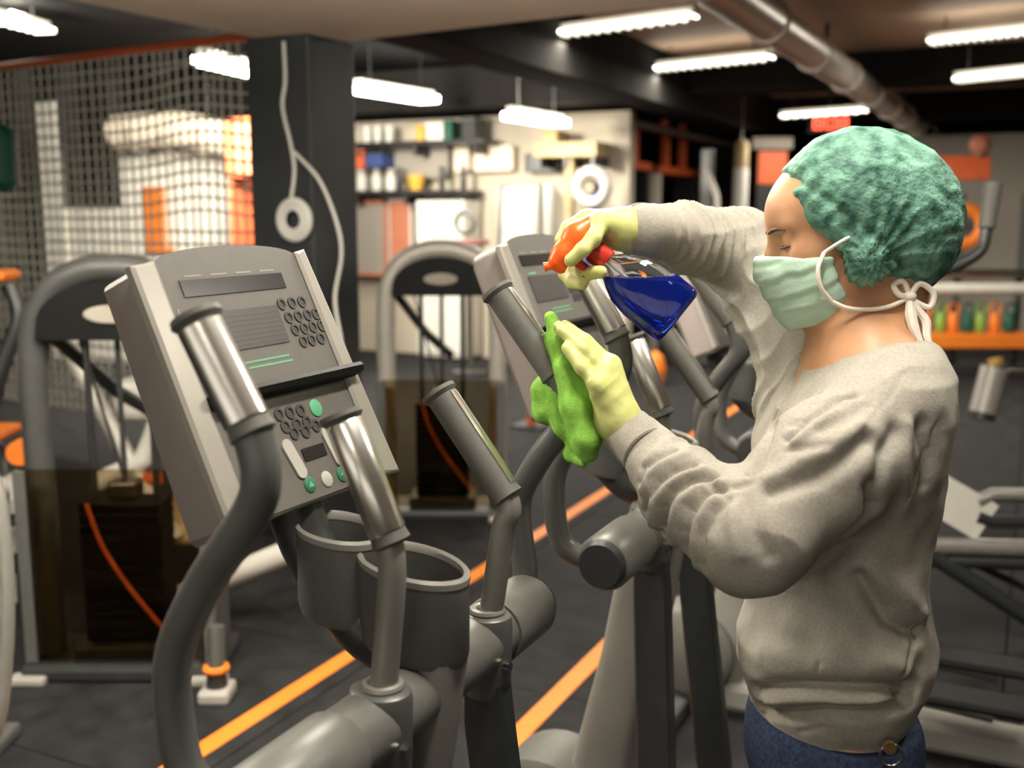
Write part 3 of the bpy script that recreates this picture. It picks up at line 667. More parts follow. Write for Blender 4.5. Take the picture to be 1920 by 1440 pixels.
MB().cyl(in_turn(35, 850, 3.78, b), in_turn(48, 842, 3.85, b), 0.045).build('orange_roller', M['orange_pad'], t)
MB().tube([in_turn(-80, 935, 3.95, b), in_turn(30, 905, 3.95, b), in_turn(40, 960, 3.95, b)], 0.05, 10).build('pale_beam', M['pale_frame'], t)
MB().box(in_turn(-10, 1060, 3.95, b), in_turn(34, 985, 4.1, b), 0.02).build('white_cover', M['white_plastic'], t, False)
MB().box(in_turn(-10, 1160, 3.9, b), in_turn(30, 1075, 4.05, b), 0.02).build('white_cover', M['white_plastic'], t, False)
b = on_z(-70, 1400, 0.0)
t = thing('curved_rail_machine', 'light grey curved tube at the lower left edge', 'exercise machine', b, YAW)
def br(px, py, d=2.75): return in_turn(px, py, d, b)
MB().tube([br(-60, 820), br(-10, 905), br(8, 1010), br(14, 1120), br(10, 1240), br(-6, 1360), br(-60, 1470)], 0.019, 12, 5).build('curved_tube', M['frame_grey'], t)
MB().tube([br(-60, 820), br(-120, 1000), (br(-120, 1000)[0], br(-120, 1000)[1], 0.0)], 0.022, 10).build('post', M['frame_grey'], t)
MB().box((-0.3, -0.08, 0.0), (0.14, 0.08, 0.04), 0.01).build('base', M['frame_dark'], t, False)
MB().tube([br(-60, 1470), (br(-60, 1470)[0], br(-60, 1470)[1], 0.03)], 0.019, 10).build('tube_end', M['frame_grey'], t)

# ================================================================== NET CAGE AND WHITE PARTITION
ra, rb_ = on_z(-70, 135, 2.45), on_z(482, 66, 2.45)
ang = math.atan2(rb_[1]-ra[1], rb_[0]-ra[0]); LN = float(np.linalg.norm((rb_-ra)[:2]))
nt_ = thing('net_cage', 'pale square mesh net hung from an orange rail', 'net', (ra[0], ra[1], 0), ang)
MB().cyl((-0.02, 0, 2.45), (LN+0.02, 0, 2.45), 0.024, n=10).build('top_rail', M['orange_red'], nt_)
MB().cyl((LN, 0, 0), (LN, 0, 2.45), 0.026, n=10).build('post', M['orange_red'], nt_)
MB().cyl((0, 0, 0), (0, 0, 2.45), 0.026, n=10).build('post', M['orange_red'], nt_)
nm = MB(); nx = int(LN/0.068); nzr = 31
def sag(x): return 0.05*math.exp(-((x-LN*0.82)/0.35)**2)
for i in range(1, nx):
    x = LN*i/nx; nm.tube([(x, 0.01*math.sin(i), 2.43), (x+0.006*math.sin(i*2.1), 0.006*math.sin(i*.7), 1.4), (x, 0.01, 0.33)], 0.0074, 5)
for k in range(nzr):
    z = 0.33+2.1*k/(nzr-1)
    nm.tube([(LN*u, 0.004*math.sin(u*9+k), z+(sag(LN*u) if 1.5 < z < 2.35 else 0)) for u in np.linspace(0, 1, 22)], 0.0074, 5)
nm.build('net', M['net_cord'], nt_)

YP = 8.2
def wall_box(px0, py0, px1, py1, Y, thick):
    a, c = on_y(px0, py0, Y), on_y(px1, py1, Y); m = (py0+py1)/2; return on_y(px0, m, Y)[0], on_y(px1, m, Y)[0], min(a[2], c[2]), max(a[2], c[2]), Y, Y+thick
a, c_, z0, z1, ya, yb = wall_box(85, 190, 452, 700, YP, 0.10)
wp = struct('wall_partition', MB().box((a, YP, 0.0), (c_, YP+0.1, on_y(270, 285, YP)[2])), M['white_wall'])
st_ = on_y(80, 190, YP-0.05); st2 = on_y(118, 700, YP-0.05)
o = MB().box((on_y(80, 400, YP-0.05)[0], YP-0.06, 0), (on_y(117, 400, YP-0.05)[0], YP-0.005, st_[2]), 0.01).build('trim_9', M['white_wall'], None, False); tag(o, kind='structure')
r0, r1 = on_y(222, 248, YP-0.3), on_y(436, 262, YP-0.3)
t = thing('rolled_curtain', 'thick beige rolled curtain above the white partition', 'curtain', (r0[0], r0[1], r0[2]))
MB().tube([(0, 0, 0), (0.4, 0, 0.01), ((r1-r0)[0]*0.6, 0, -0.01), ((r1-r0)[0], 0, (r1-r0)[2])], 0.17, 16, 4).build('roll', M['beige_paint'], t)
for f in (0.2, 0.5, 0.8): MB().torus(((r1-r0)[0]*f, 0, (r1-r0)[2]*f), 0.172, 0.012, 0, 22, 6).build('strap', M['grey_board'], t)
for f in (0.2, 0.8): MB().cyl(((r1-r0)[0]*f, 0, 0.15), ((r1-r0)[0]*f, 0, ZC-r0[2]), 0.012, n=6).build('hanger', M['steel_dark'], t)
def panel(name, label, cat, px0, py0, px1, py1, Y, thick, m, frame=None, group=None):
    a, c_, z0, z1, ya, yb = wall_box(px0, py0, px1, py1, Y, thick)
    t = thing(name, label, cat, ((a+c_)/2, Y, z0), 0, group); w_, h_ = abs(c_-a), z1-z0
    MB().box((-w_/2, 0, 0), (w_/2, thick, h_), min(0.02, thick*0.3)).build('body', m, t, False)
    if frame:
        e = 0.05*min(w_, h_)+0.012
        for lo, hi in (((-w_/2, -0.02, 0), (-w_/2+e, 0.0, h_)), ((w_/2-e, -0.02, 0), (w_/2, 0.0, h_)), ((-w_/2, -0.02, 0), (w_/2, 0.0, e)), ((-w_/2, -0.02, h_-e), (w_/2, 0.0, h_))):
            MB().box(lo, hi, 0.004).build('frame_bar', frame, t, False)
    return t, w_, h_
panel('black_board', 'tall black board hung against the white partition behind the net', 'board', 118, 148, 216, 385, YP-0.062, 0.06, M['black_paint'], M['frame_black'])
t, w_, h_ = panel('orange_banner', 'narrow orange upright with a foot on the white partition', 'banner', 268, 350, 306, 474, YP-0.052, 0.05, M['orange_pad'])
MB().box((w_/2-0.01, 0, 0), (w_/2+0.10, 0.05, 0.05), 0.01).build('foot', M['orange_pad'], t, False)
t, w_, h_ = panel('coral_shelf', 'coral painted open shelf frame left of the dark column', 'shelf', 426, 222, 502, 332, 7.0, 0.3, M['coral'], M['orange_red'])
for sx in (-1, 1): MB().box((sx*w_/2-0.02, 0.02, -t.location.z), (sx*w_/2+0.02, 0.28, 0), 0.004).build('leg', M['orange_red'], t, False)
q = at(-4, 285, 6.0)
t = thing('punch_bag', 'dark green bag hanging at the left edge behind the net', 'bag', q)
MB().tube([(0, 0, -0.22), (0, 0, -0.17), (0, 0, 0.1), (0, 0, 0.15)], [0.05, 0.10, 0.11, 0.06], 14).build('bag', M['dark_green'], t); MB().cyl((0, 0, 0.15), (0, 0, ZC-q[2]), 0.01, n=6).build('chain', M['chrome'], t)

# ================================================================== STORAGE WALL BEHIND
YW = 9.75
cx0, cx1 = on_y(560, 300, YW)[0], on_y(1150, 300, YW)[0]
struct('wall_storage', MB().box((cx0, YW+0.45, 0), (cx1, YW+0.6, 2.55)), M['cream_wall'])
def shelf(label, px0, px1, py, Y=YW, depth=0.4, m='steel_dark', th=0.05):
    a, c_ = on_y(px0, py, Y), on_y(px1, py, Y); z = a[2]
    t = thing('wall_shelf', label, 'shelf', ((a[0]+c_[0])/2, Y, z), 0, 'wall shelves'); w_ = abs(c_[0]-a[0])
    MB().box((-w_/2, 0, -th), (w_/2, depth, 0), 0.006).build('board', M[m], t, False)
    for s in (-0.85, 0.0, 0.85):
        MB().box((s*w_/2-0.015, 0.03, -th-0.10), (s*w_/2+0.015, depth+0.04, -th), 0.004).build('bracket', M['steel_dark'], t, False)
    return z
zs1 = shelf('lower wall shelf holding small jars and bottles', 648, 872, 358)
zs2 = shelf('upper wall shelf holding pots beneath the hanging strip light', 650, 905, 268)
zs3 = shelf('cream beam like shelf at the right end of the storage wall', 1000, 1118, 268, m='wood_board', th=0.14)
def lathe_thing(name, label, cat, px, z, Y, prof, m, cap=None, group=None):
    q = on_y(px, 300, Y); t = thing(name, label, cat, (q[0], Y+0.18, z), 0, group)
    MB().tube([(0, 0, h) for h, r in prof], [r for h, r in prof], 14).build('body', m, t)
    if cap:
        h, r = prof[-1]; MB().cyl((0, 0, h), (0, 0, h+0.05), r*1.05, n=12).build('cap', cap, t)
    return t
JAR = ((0, 0.05), (0.02, 0.06), (0.14, 0.06), (0.18, 0.035)); BOT = ((0, 0.025), (0.02, 0.032), (0.13, 0.032), (0.18, 0.025), (0.20, 0.025)); POT = ((0, 0.035), (0.03, 0.045), (0.16, 0.05), (0.18, 0.048)); CUPP = ((0, 0.06), (0.10, 0.09), (0.16, 0.10))
for px, lab in ((660, 'white jar at the left end of the lower wall shelf'), (688, 'second white jar on the lower wall shelf'), (715, 'third white jar on the lower wall shelf, beside a dark bottle')):
    lathe_thing('jar', lab, 'jar', px, zs1, YW, JAR, M['white_plastic'], M['pale_frame'], 'jars on the wall shelf')
for px, lab in ((732, 'dark bottle beside the white jars on the lower wall shelf'), (812, 'dark bottle above the white cabinet, left one'), (853, 'dark bottle at the right end of the lower wall shelf')):
    lathe_thing('bottle', lab, 'bottle', px, zs1, YW, BOT, M['frame_black'], M['frame_black'], 'bottles on the wall shelf')
lathe_thing('cup', 'yellow cup in the middle of the lower wall shelf', 'cup', 763, zs1, YW, CUPP, M['yellow'])
for px, lab in ((672, 'white pot at the left end of the upper wall shelf'), (692, 'pale pot next to the leftmost pot on the upper shelf'), (714, 'pale green pot on the upper wall shelf')):
    lathe_thing('pot', lab, 'pot', px, zs2, YW, POT, M['white_plastic'], None, 'pots on the wall shelf')
def shelf_box(name, label, px0, px1, z, h, Y, m, m2):
    a, c_ = on_y(px0, 300, Y)[0], on_y(px1, 300, Y)[0]
    t = thing(name, label, 'box', ((a+c_)/2, Y+0.05, z)); w_ = abs(c_-a)
    MB().box((-w_/2, 0, 0), (w_/2, 0.28, h*0.8), 0.01).build('body', m, t, False); MB().box((-w_/2-0.008, -0.008, h*0.8), (w_/2+0.008, 0.288, h), 0.008).build('lid', m2, t, False)
shelf_box('storage_box', 'yellow storage box on the upper wall shelf', 776, 790, zs2, 0.16, YW, M['yellow'], M['yellow'])
shelf_box('storage_box', 'white storage box on the upper wall shelf', 794, 826, zs2, 0.18, YW, M['white_plastic'], M['white_plastic'])
shelf_box('storage_box', 'dark green storage box on the upper wall shelf', 829, 842, zs2, 0.20, YW, M['dark_green'], M['dark_green'])
shelf_box('storage_box', 'black storage box on the upper wall shelf', 860, 886, zs2, 0.22, YW, M['frame_black'], M['frame_dark'])
shelf_box('storage_box', 'orange red storage box standing on the lower wall shelf', 652, 676, zs1+0.24, 0.2, YW+0.02, M['orange_red'], M['orange_red'])
shelf_box('storage_box', 'dark blue storage box standing on the lower wall shelf', 680, 710, zs1+0.245, 0.18, YW+0.02, M['blue_box'], M['frame_black'])
shelf_box('storage_box', 'cream box on the cream beam shelf', 1012, 1040, zs3, 0.12, YW, M['wood_board'], M['yellow'])
panel('notice_board', 'coral framed notice board right of the dark column', 'notice board', 652, 376, 726, 518, YW+0.2, 0.06, M['grey_board'], M['coral'])
panel('wall_panel', 'pale coral panel beside the coral framed notice board', 'panel', 728, 372, 774, 500, YW+0.25, 0.05, M['coral'], M['white_plastic'])
def cabinet(label, px0, py0, px1, Y, m):
    a, c_, z0, z1, ya, yb = wall_box(px0, py0, px1, py0+50, Y, 0.4); w_ = abs(c_-a)
    t = thing('cabinet', label, 'cabinet', ((a+c_)/2, Y, 0), 0, 'white cabinets along the storage wall')
    MB().box((-w_/2, 0.02, 0.04), (w_/2, 0.4, z1), 0.012).build('body', m, t, False)
    for s in (-1, 1):
        d_ = MB().box((s*w_/4-w_/4+0.012, 0.0, 0.08), (s*w_/4+w_/4-0.012, 0.02, z1-0.04), 0.006).build('door', m, t, False)
        MB().cyl((-s*0.03+s*0.0, -0.02, z1*0.55), (-s*0.03, -0.02, z1*0.65), 0.01, n=8).build('handle', M['chrome'], d_)
    MB().box((-w_/2+0.02, 0.04, 0.0), (w_/2-0.02, 0.38, 0.04)).build('plinth', M['frame_black'], t, False)
cabinet('white double cabinet below the dark bottles', 778, 376, 868, YW, M['white_plastic'])
cabinet('white double cabinet right of the arched machine, under a dark bar', 930, 350, 1006, YW, M['white_plastic'])
for lab, x0, x1_, y0, y1_, m in (('large beige board on the storage wall', 728, 842, 278, 334, 'grey_board'), ('small cream board at the centre of the storage wall', 852, 880, 276, 322, 'beige_paint'), ('wide cream board left of the cream post', 888, 962, 274, 320, 'beige_paint'), ('dark board left of the cream post', 985, 1050, 288, 322, 'frame_dark')):
    panel('wall_board', lab, 'board', x0, y0, x1_, y1_, YW+0.34, 0.05, M[m], M[m])
a = on_y(1070, 290, YW+0.12)
t = thing('cream_post', 'upright cream post beside the grey weight plate', 'post', (a[0], a[1], 0)); MB().box((-0.045, -0.045, 0.0), (0.045, 0.045, a[2]+0.1), 0.01).build('shaft', M['wood_board'], t, False); MB().box((-0.09, -0.09, 0), (0.09, 0.09, 0.03), 0.006).build('foot', M['frame_dark'], t, False)
a = on_y(1110, 352, YW-0.20)
t = thing('plate_stand', 'large pale weight plate on a post at the end of the storage wall', 'weight plate', (a[0], a[1], 0))
MB().torus((0, 0, a[2]), 0.145, 0.062, 1, 28, 10).build('plate', M['pale_frame'], t); MB().cyl((0, 0.03, a[2]), (0, -0.05, a[2]), 0.03).build('hub', M['wood_board'], t); MB().box((-0.04, 0.05, 0), (0.04, 0.12, a[2]+0.05), 0.01).build('post', M['blue_box'], t, False)
a = on_y(970, 350, YW-0.5)
t = thing('pulley_frame', 'thin dark bar frame in front of the white cabinet', 'frame', (a[0], YW-0.5, 0))
MB().tube([(-0.28, 0, 0), (-0.20, 0, 1.0), (-0.17, 0, a[2]), (0.25, 0, a[2]+0.02), (0.27, 0, 0)], 0.022, 8).build('bar', M['frame_dark'], t); MB().cyl((-0.24, 0, 0.6), (0.26, 0, 0.6), 0.02).build('cross_bar', M['frame_dark'], t)
a = on_y(1028, 380, YW-0.3)
t = thing('grey_roller', 'upright grey roller stand beside the cream post', 'roller', (a[0], YW-0.3, 0)); MB().cyl((0, 0, 0), (0, 0, a[2]+0.18), 0.07).build('roller', M['pale_frame'], t); MB().cyl((0, 0, 0), (0, 0, 0.03), 0.14).build('base', M['frame_dark'], t)
shelf_box('storage_box', 'blue crate behind the orange spray head', 1040, 1100, 0.98, 0.3, YW-0.75, M['blue_box'], M['maroon'])
t = thing('crate_table', 'dark stand carrying the blue crate', 'stand', (on_y(1070, 420, YW-0.7)[0], YW-0.72, 0)); MB().box((-0.25, -0.02, 0.93), (0.25, 0.33, 0.98), 0.01).build('top', M['frame_dark'], t, False)
for sx in (-0.22, 0.22):
    for sy in (0.02, 0.29): MB().box((sx-0.02, sy-0.02, 0), (sx+0.02, sy+0.02, 0.93)).build('leg', M['frame_dark'], t, False)
a = on_y(880, 450, YW-0.7)
t = thing('maroon_stool', 'maroon seat with a round grey back in front of the cabinets', 'stool', (a[0], YW-0.7, 0)); MB().box((-0.16, -0.14, a[2]-0.05), (0.16, 0.14, a[2]), 0.03).build('seat', M['maroon'], t, False); MB().torus((-0.10, 0.1, a[2]+0.16), 0.10, 0.025, 1, 22, 8).build('back_ring', M['frame_dark'], t); MB().cyl((0, 0, 0.0), (0, 0, a[2]-0.05), 0.03).build('stem', M['chrome'], t); MB().cyl((0, 0, 0), (0, 0, 0.03), 0.18).build('base', M['frame_black'], t)

# ------------------------------------------------------------------ dark bay with orange racks, running along the hall
XWALL = on_y(1152, 300, YW+0.3)[0]
def xw(px, py): return on_x(px, py, XWALL)
e0, e1 = xw(1152, 200), xw(1376, 262)
struct('wall_bay', MB().box((XWALL-2.2, e1[1], 0), (XWALL+0.05, e1[1]+0.25, ZC)), M['dark_wall'])
zb0 = xw(1180, 232)[2]
struct('trim_10', MB().box((XWALL-0.15, YW+0.62, zb0), (XWALL, e1[1], 2.5), 0.01), M['grey_board'])
struct('trim_11', MB().box((XWALL-0.10, YW+0.55, 0), (XWALL+0.02, YW+0.85, zb0), 0.01), M['frame_dark'])
def rack(label, pa, pb, pyb, pposts, ptop, off):
    A_, B_ = on_x(pa, pyb, XWALL-off), on_x(pb, pyb+16, XWALL-off)
    z = A_[2]; t = thing('orange_rack', label, 'rack', ((A_[0]), A_[1], 0), 0, 'orange racks in the dark bay'); L_ = B_[1]-A_[1]
    MB().box((-0.35, 0, z-0.09), (0, L_, z), 0.01).build('shelf_board', M['orange_red'], t, False)
    MB().box((-0.35, 0, 0.35), (0, L_, 0.42), 0.01).build('shelf_board', M['frame_black'], t, False)
    for px in pposts:
        y = on_x(px, pyb, XWALL-off)[1]-A_[1]; MB().box((-0.10, y-0.06, z), (-0.02, y+0.06, z+ptop), 0.008).build('upright', M['orange_red'], t, False)
    for y in (0.05, L_-0.05): MB().box((-0.33, y-0.04, 0), (-0.02, y+0.04, z-0.09), 0.008).build('leg', M['frame_black'], t, False)
rack('orange topped rack with one upright in the dark bay', 1148, 1222, 296, (1198,), 0.45, 0.2)
rack('orange topped rack with two uprights in the dark bay', 1240, 1312, 310, (1256, 1288), 0.55, 0.25)
q = on_x(1228, 350, XWALL+0.12)
t = thing('white_roller', 'tall white foam roller standing in the dark bay above the raised arm', 'foam roller', (q[0], q[1], 0)); MB().tube([(0, 0, 0), (0, 0, 0.02), (0, 0, on_x(1228, 325, XWALL+0.12)[2]-0.02), (0, 0, on_x(1228, 325, XWALL+0.12)[2])], [0.06, 0.07, 0.07, 0.055], 14).build('roller', M['grey_board'], t); MB().cyl((0, 0, 0), (0, 0, 0.02), 0.1).build('foot', M['frame_black'], t)
q = at(1387, 390, 12.0)
t = thing('hanging_bag', 'pale punching bag hanging left of the hair net', 'punching bag', (q[0], q[1], q[2]))
MB().tube([(0, 0, -0.02), (0, 0, 0.0), (0, 0, 0.42), (0, 0, 0.44)], [0.06, 0.085, 0.085, 0.08], 16).build('lower_body', M['white_plastic'], t); MB().tube([(0, 0, 0.44), (0, 0, 0.7), (0, 0, 0.74)], [0.08, 0.08, 0.05], 16).build('upper_body', M['wood_board'], t); MB().cyl((0, 0, 0.74), (0, 0, ZC-q[2]), 0.012, n=6).build('chain', M['chrome'], t)
q = at(1325, 380, 11.0)
t = thing('cable_tower', 'tall grey cable tower left of the pale punching bag', 'cable tower', (q[0], q[1], 0)); MB().box((-0.06, -0.06, 0.0), (0.06, 0.06, 2.2), 0.015).build('column', M['frame_dark'], t, False); MB().tube([(0.0, -0.05, 2.0), (0.2, -0.3, 1.6), (0.05, -0.4, 1.1)], 0.03, 8, 4).build('arm', M['pale_frame'], t); MB().box((-0.3, -0.3, 0), (0.3, 0.3, 0.06), 0.02).build('base', M['frame_black'], t, False)
q = at(1436, 340, 12.6)
t = thing('red_locker', 'black locker with orange upper door partly hidden by the front of the hair net', 'locker', (q[0], q[1], 0), YAW); MB().box((-0.11, 0, 0), (0.25, 0.35, at(1436, 282, 12.6)[2]), 0.01).build('body', M['frame_black'], t, False); MB().box((-0.10, -0.012, at(1436, 345, 12.6)[2]), (0.24, 0.0, at(1436, 284, 12.6)[2]), 0.004).build('upper_door', M['orange_red'], t, False); MB().box((-0.18, -0.02, at(1436, 280, 12.6)[2]), (0.3, 0.37, at(1436, 258, 12.6)[2]), 0.01).build('top_box', M['grey_board'], t, False); MB().box((-0.09, -0.012, 0.1), (0.23, 0.0, 0.9), 0.005).build('door', M['frame_black'], t, False)

# ================================================================== RIGHT SIDE: far rack, kettlebells, cross trainer
DR = 10.4
def fr(px, py, d=DR): return at(px, py, d)
wb = fr(1900, 400, 12.2)
struct('wall_rack', MB().box((fr(1500, 400, 12.4)[0], wb[1]+0.8, 0), (X1-0.05, wb[1]+0.95, 2.5)), M['grey_board'])
b = on_z(1830, 705, 0.0)
t = thing('storage_rack', 'low black and orange rack carrying kettlebells behind the shoulder', 'rack', b, YAW)
def rr_(px, py, d=DR): return in_turn(px, py, d, b)
dpt = float(turned(b)[1])
def rz(px, py): q = turned(b); v = ray(px, py); dl = dpt/turned(v)[1]; return in_turn(px, py, dl, b)
l0, l1 = rz(1690, 640), rz(1950, 640)
MB().box((l0[0], 0, l0[2]-0.07), (l1[0], 0.45, l0[2]+0.06), 0.01).build('orange_shelf', M['orange_pad'], t, False)
MB().box((l0[0], 0.05, 0.0), (l1[0], 0.42, 0.10), 0.01).build('base_board', M['frame_black'], t, False)
for x in (l0[0]+0.05, (l0[0]+l1[0])/2, l1[0]-0.05):
    MB().box((x-0.03, 0.38, 0), (x+0.03, 0.44, 1.75), 0.006).build('upright', M['frame_dark'], t, False)
for py, r_ in ((517, 0.045), (543, 0.055)):
    a = rz(1700, py); MB().cyl((l0[0], 0.1 if py > 530 else 0.3, a[2]), (l1[0], 0.1 if py > 530 else 0.3, a[2]), r_, n=12).build('silver_bar', M['chrome'] if py < 530 else M['white_plastic'], t)
a = rz(1700, 315); MB().box((rz(1780, 315)[0], 0.30, a[2]-0.10), (rz(1885, 315)[0], 0.44, a[2]+0.13), 0.01).build('red_board', M['orange_red'], t, False)
kb = [(1748, 'orange', 'first'), (1776, 'green', 'second'), (1800, 'orange', 'third'), (1828, 'dark', 'fourth'), (1852, 'green', 'fifth'), (1880, 'orange', 'sixth'), (1908, 'dark', 'seventh')]
for px, cname, k in kb:
    m_ = {'orange': M['orange_pad'], 'green': M['green_ball'], 'dark': M['dark_green']}[cname]
    a = rz(px, 640); wloc = b+_R*a[0]+_D*0.2
    g = thing('kettlebell', '%s kettlebell, %s from the left on the orange shelf' % ({'dark': 'dark green'}.get(cname, cname), k), 'kettlebell', (wloc[0], wloc[1], l0[2]+0.06), YAW, 'kettlebells on the orange shelf')
    MB().tube([(0, 0, 0), (0, 0, 0.03), (0, 0, 0.10), (0, 0, 0.17), (0, 0, 0.2)], [0.035, 0.050, 0.058, 0.045, 0.03], 16, 3).build('ball', m_, g)
    MB().tube([(-0.035, 0, 0.16), (-0.05, 0, 0.24), (-0.03, 0, 0.28), (0.03, 0, 0.28), (0.05, 0, 0.24), (0.035, 0, 0.16)], 0.013, 8, 4).build('handle', m_, g)
a = rz(1836, 425); wl = b+_R*a[0]+_D*0.05
g = thing('bumper_plate', 'orange bumper plate hung on the rack behind the grey grip', 'weight plate', (wl[0], wl[1], a[2]), YAW)
MB().torus((0, 0.31, 0), 0.165, 0.068, 1, 30, 10).build('rim', M['orange_pad'], g); MB().cyl((0, 0.28, 0), (0, 0.34, 0), 0.115).build('disc', M['frame_dark'], g); MB().cyl((0, 0.25, 0), (0, 0.39, 0), 0.03).build('hub', M['chrome'], g)
a = rz(1862, 300); wl = b+_R*a[0]+_D*0.3
g = thing('orange_ball', 'small orange ball on top of the red board behind the rack', 'ball', (wl[0], wl[1], rz(1862, 315)[2]+0.13)); MB().ell((0, 0, 0.10), (0.10, 0.10, 0.10)).build('ball', M['coral'], g); MB().cyl((0, 0, 0.0), (0, 0, 0.02), 0.07).build('rest', M['frame_dark'], g)

# second row cross trainer seen beyond the sweatshirt
b = on_z(1900, 1205, 0.0)
t = thing('cross_trainer', 'low grey and black machine behind the person at the right edge', 'exercise machine', b, YAW)
dB = float((b-_C)@_FW)
def ct(px, py, d=None): return in_turn(px, py, d or dB, b)
MB().tube([ct(1690, 1022), ct(1900, 1028), ct(2250, 1030)], 0.034, 12).build('frame_bar', M['frame_grey'], t)
MB().tube([ct(1690, 1050), ct(1900, 1056), ct(2250, 1060)], 0.024, 10).build('frame_bar', M['frame_black'], t)
MB().tube([ct(1740, 1036), ct(1930, 1160), ct(2000, 1205)], 0.032, 10).build('diagonal_strut', M['frame_black'], t)
MB().tube([ct(1800, 1044, dB+.1), ct(2000, 1140, dB+.1)], 0.014, 8).build('diagonal_strut', M['frame_black'], t)
MB().box((ct(1960, 1200)[0], -0.05, 0.0), (ct(2150, 1200)[0], 0.05, 0.04), 0.01).build('foot', M['frame_black'], t, False)
wv = MB(); q0, q1 = ct(1690, 885, dB+.05), ct(1838, 972, dB+.05)
d_ = (q1-q0)/np.linalg.norm(q1-q0); nrm = np.array([-d_[2], 0, d_[0]])
wv.loft([[q+nrm*s_+np.array([0, y_, 0]) for s_, y_ in ((-0.075, -0.06), (0.075, -0.06), (0.075, 0.06), (-0.075, 0.06))] for q in (q0, q1)]).build('slanted_cover', M['white_plastic'], t, False)
MB().tube([ct(1832, 940), ct(1860, 928), ct(2200, 930)], 0.026, 10).build('rail', M['frame_grey'], t); MB().tube([ct(1832, 968), ct(1860, 978), ct(2200, 985)], 0.024, 10).build('rail', M['frame_black'], t)
MB().tube([ct(1862, 345, 3.45), ct(1850, 428, 3.45)], [0.030, 0.026], 16).build('handle_grip', M['grip_rubber'], t)
MB().tube([ct(1850, 430, 3.45), ct(1838, 470, 3.45), ct(1790, 500, 3.45), ct(1712, 530, 3.5), ct(1690, 640, 3.6), ct(1690, 900, 3.7), ct(1694, 1022, dB)], 0.019, 12, 5).build('swing_handle', M['frame_black'], t)
MB().tube([ct(1694, 1022), (ct(1694, 1022)[0], 0, 0.02)], 0.03, 10).build('front_post', M['frame_black'], t)
MB().box((ct(1694, 1022)[0]-0.06, -0.2, 0.0), (ct(1694, 1022)[0]+0.06, 0.2, 0.04), 0.01).build('foot', M['frame_black'], t, False)
b = on_z(1850, 930, 0.0); dB2 = float((b-_C)@_FW)
t = thing('roller_pad_post', 'grey padded roller with a yellow cap and bar at the right edge', 'roller pad', b, YAW)
def rp(px, py): return in_turn(px, py, dB2, b)
MB().cyl(rp(1865, 690), rp(1843, 775), 0.075, n=20).build('pad', M['pale_frame'], t); MB().cyl(rp(1843, 772), rp(1840, 786), 0.07, n=20).build('end_cap', M['frame_black'], t)
MB().cyl(rp(1868, 684), rp(1866, 672), 0.04).build('yellow_cap', M['yellow'], t); MB().cyl(rp(1870, 702), rp(2050, 704), 0.03).build('bar', M['chrome'], t)
MB().tube([rp(2040, 704), (rp(2040, 704)[0], 0, 0)], 0.04, 12).build('post', M['frame_black'], t); MB().box((rp(2040, 704)[0]-0.2, -0.2, 0), (rp(2040, 704)[0]+0.2, 0.2, 0.04), 0.01).build('base', M['frame_black'], t, False)
# orange bits between the machines
b = on_z(1228, 720, 0.0)
t = thing('orange_cone', 'orange rounded cone standing on the floor under the bottle', 'cone', b); MB().tube([(0, 0, 0), (0, 0, 0.02), (0, 0, 0.14), (0, 0, 0.26), (0, 0, 0.30)], [0.06, 0.08, 0.10, 0.07, 0.02], 16, 3).build('cone', M['orange_pad'], t); MB().cyl((0, 0, 0), (0, 0, 0.015), 0.12).build('base', M['frame_black'], t)
b = on_z(1294, 850, 0.0)
t = thing('orange_bottle', 'small orange and white bottle standing on the floor between trainers', 'bottle', b); MB().tube([(0, 0, 0), (0, 0, 0.01), (0, 0, 0.06)], [0.03, 0.035, 0.035], 14).build('body', M['white_plastic'], t); MB().cyl((0, 0, 0.06), (0, 0, 0.12), 0.034, 0.03).build('cap', M['orange_red'], t)
b = on_z(997, 800, 0.0)
t = thing('orange_post', 'short orange post behind the green cloth', 'post', b); MB().box((-0.03, -0.03, 0), (0.03, 0.03, 0.36), 0.008).build('shaft', M['orange_red'], t, False); MB().box((-0.12, -0.12, 0), (0.12, 0.12, 0.02), 0.005).build('base', M['frame_black'], t, False)

# ================================================================== THE PERSON (own frame: x right, y away, z up)
base = on_z(1570, 1440, 0.0)
BC = pt(1575, 1000, 1.62); FOOT = np.array([BC[0], BC[1], 0.0])
wfoot = _R*FOOT[0]+_D*FOOT[1]
person = thing('person', 'person in grey sweatshirt, jeans, green hair net and face mask wiping a handle', 'person', (wfoot[0], wfoot[1], 0), YAW)
def pp(px, py, dep): return pt(px, py, dep)-FOOT

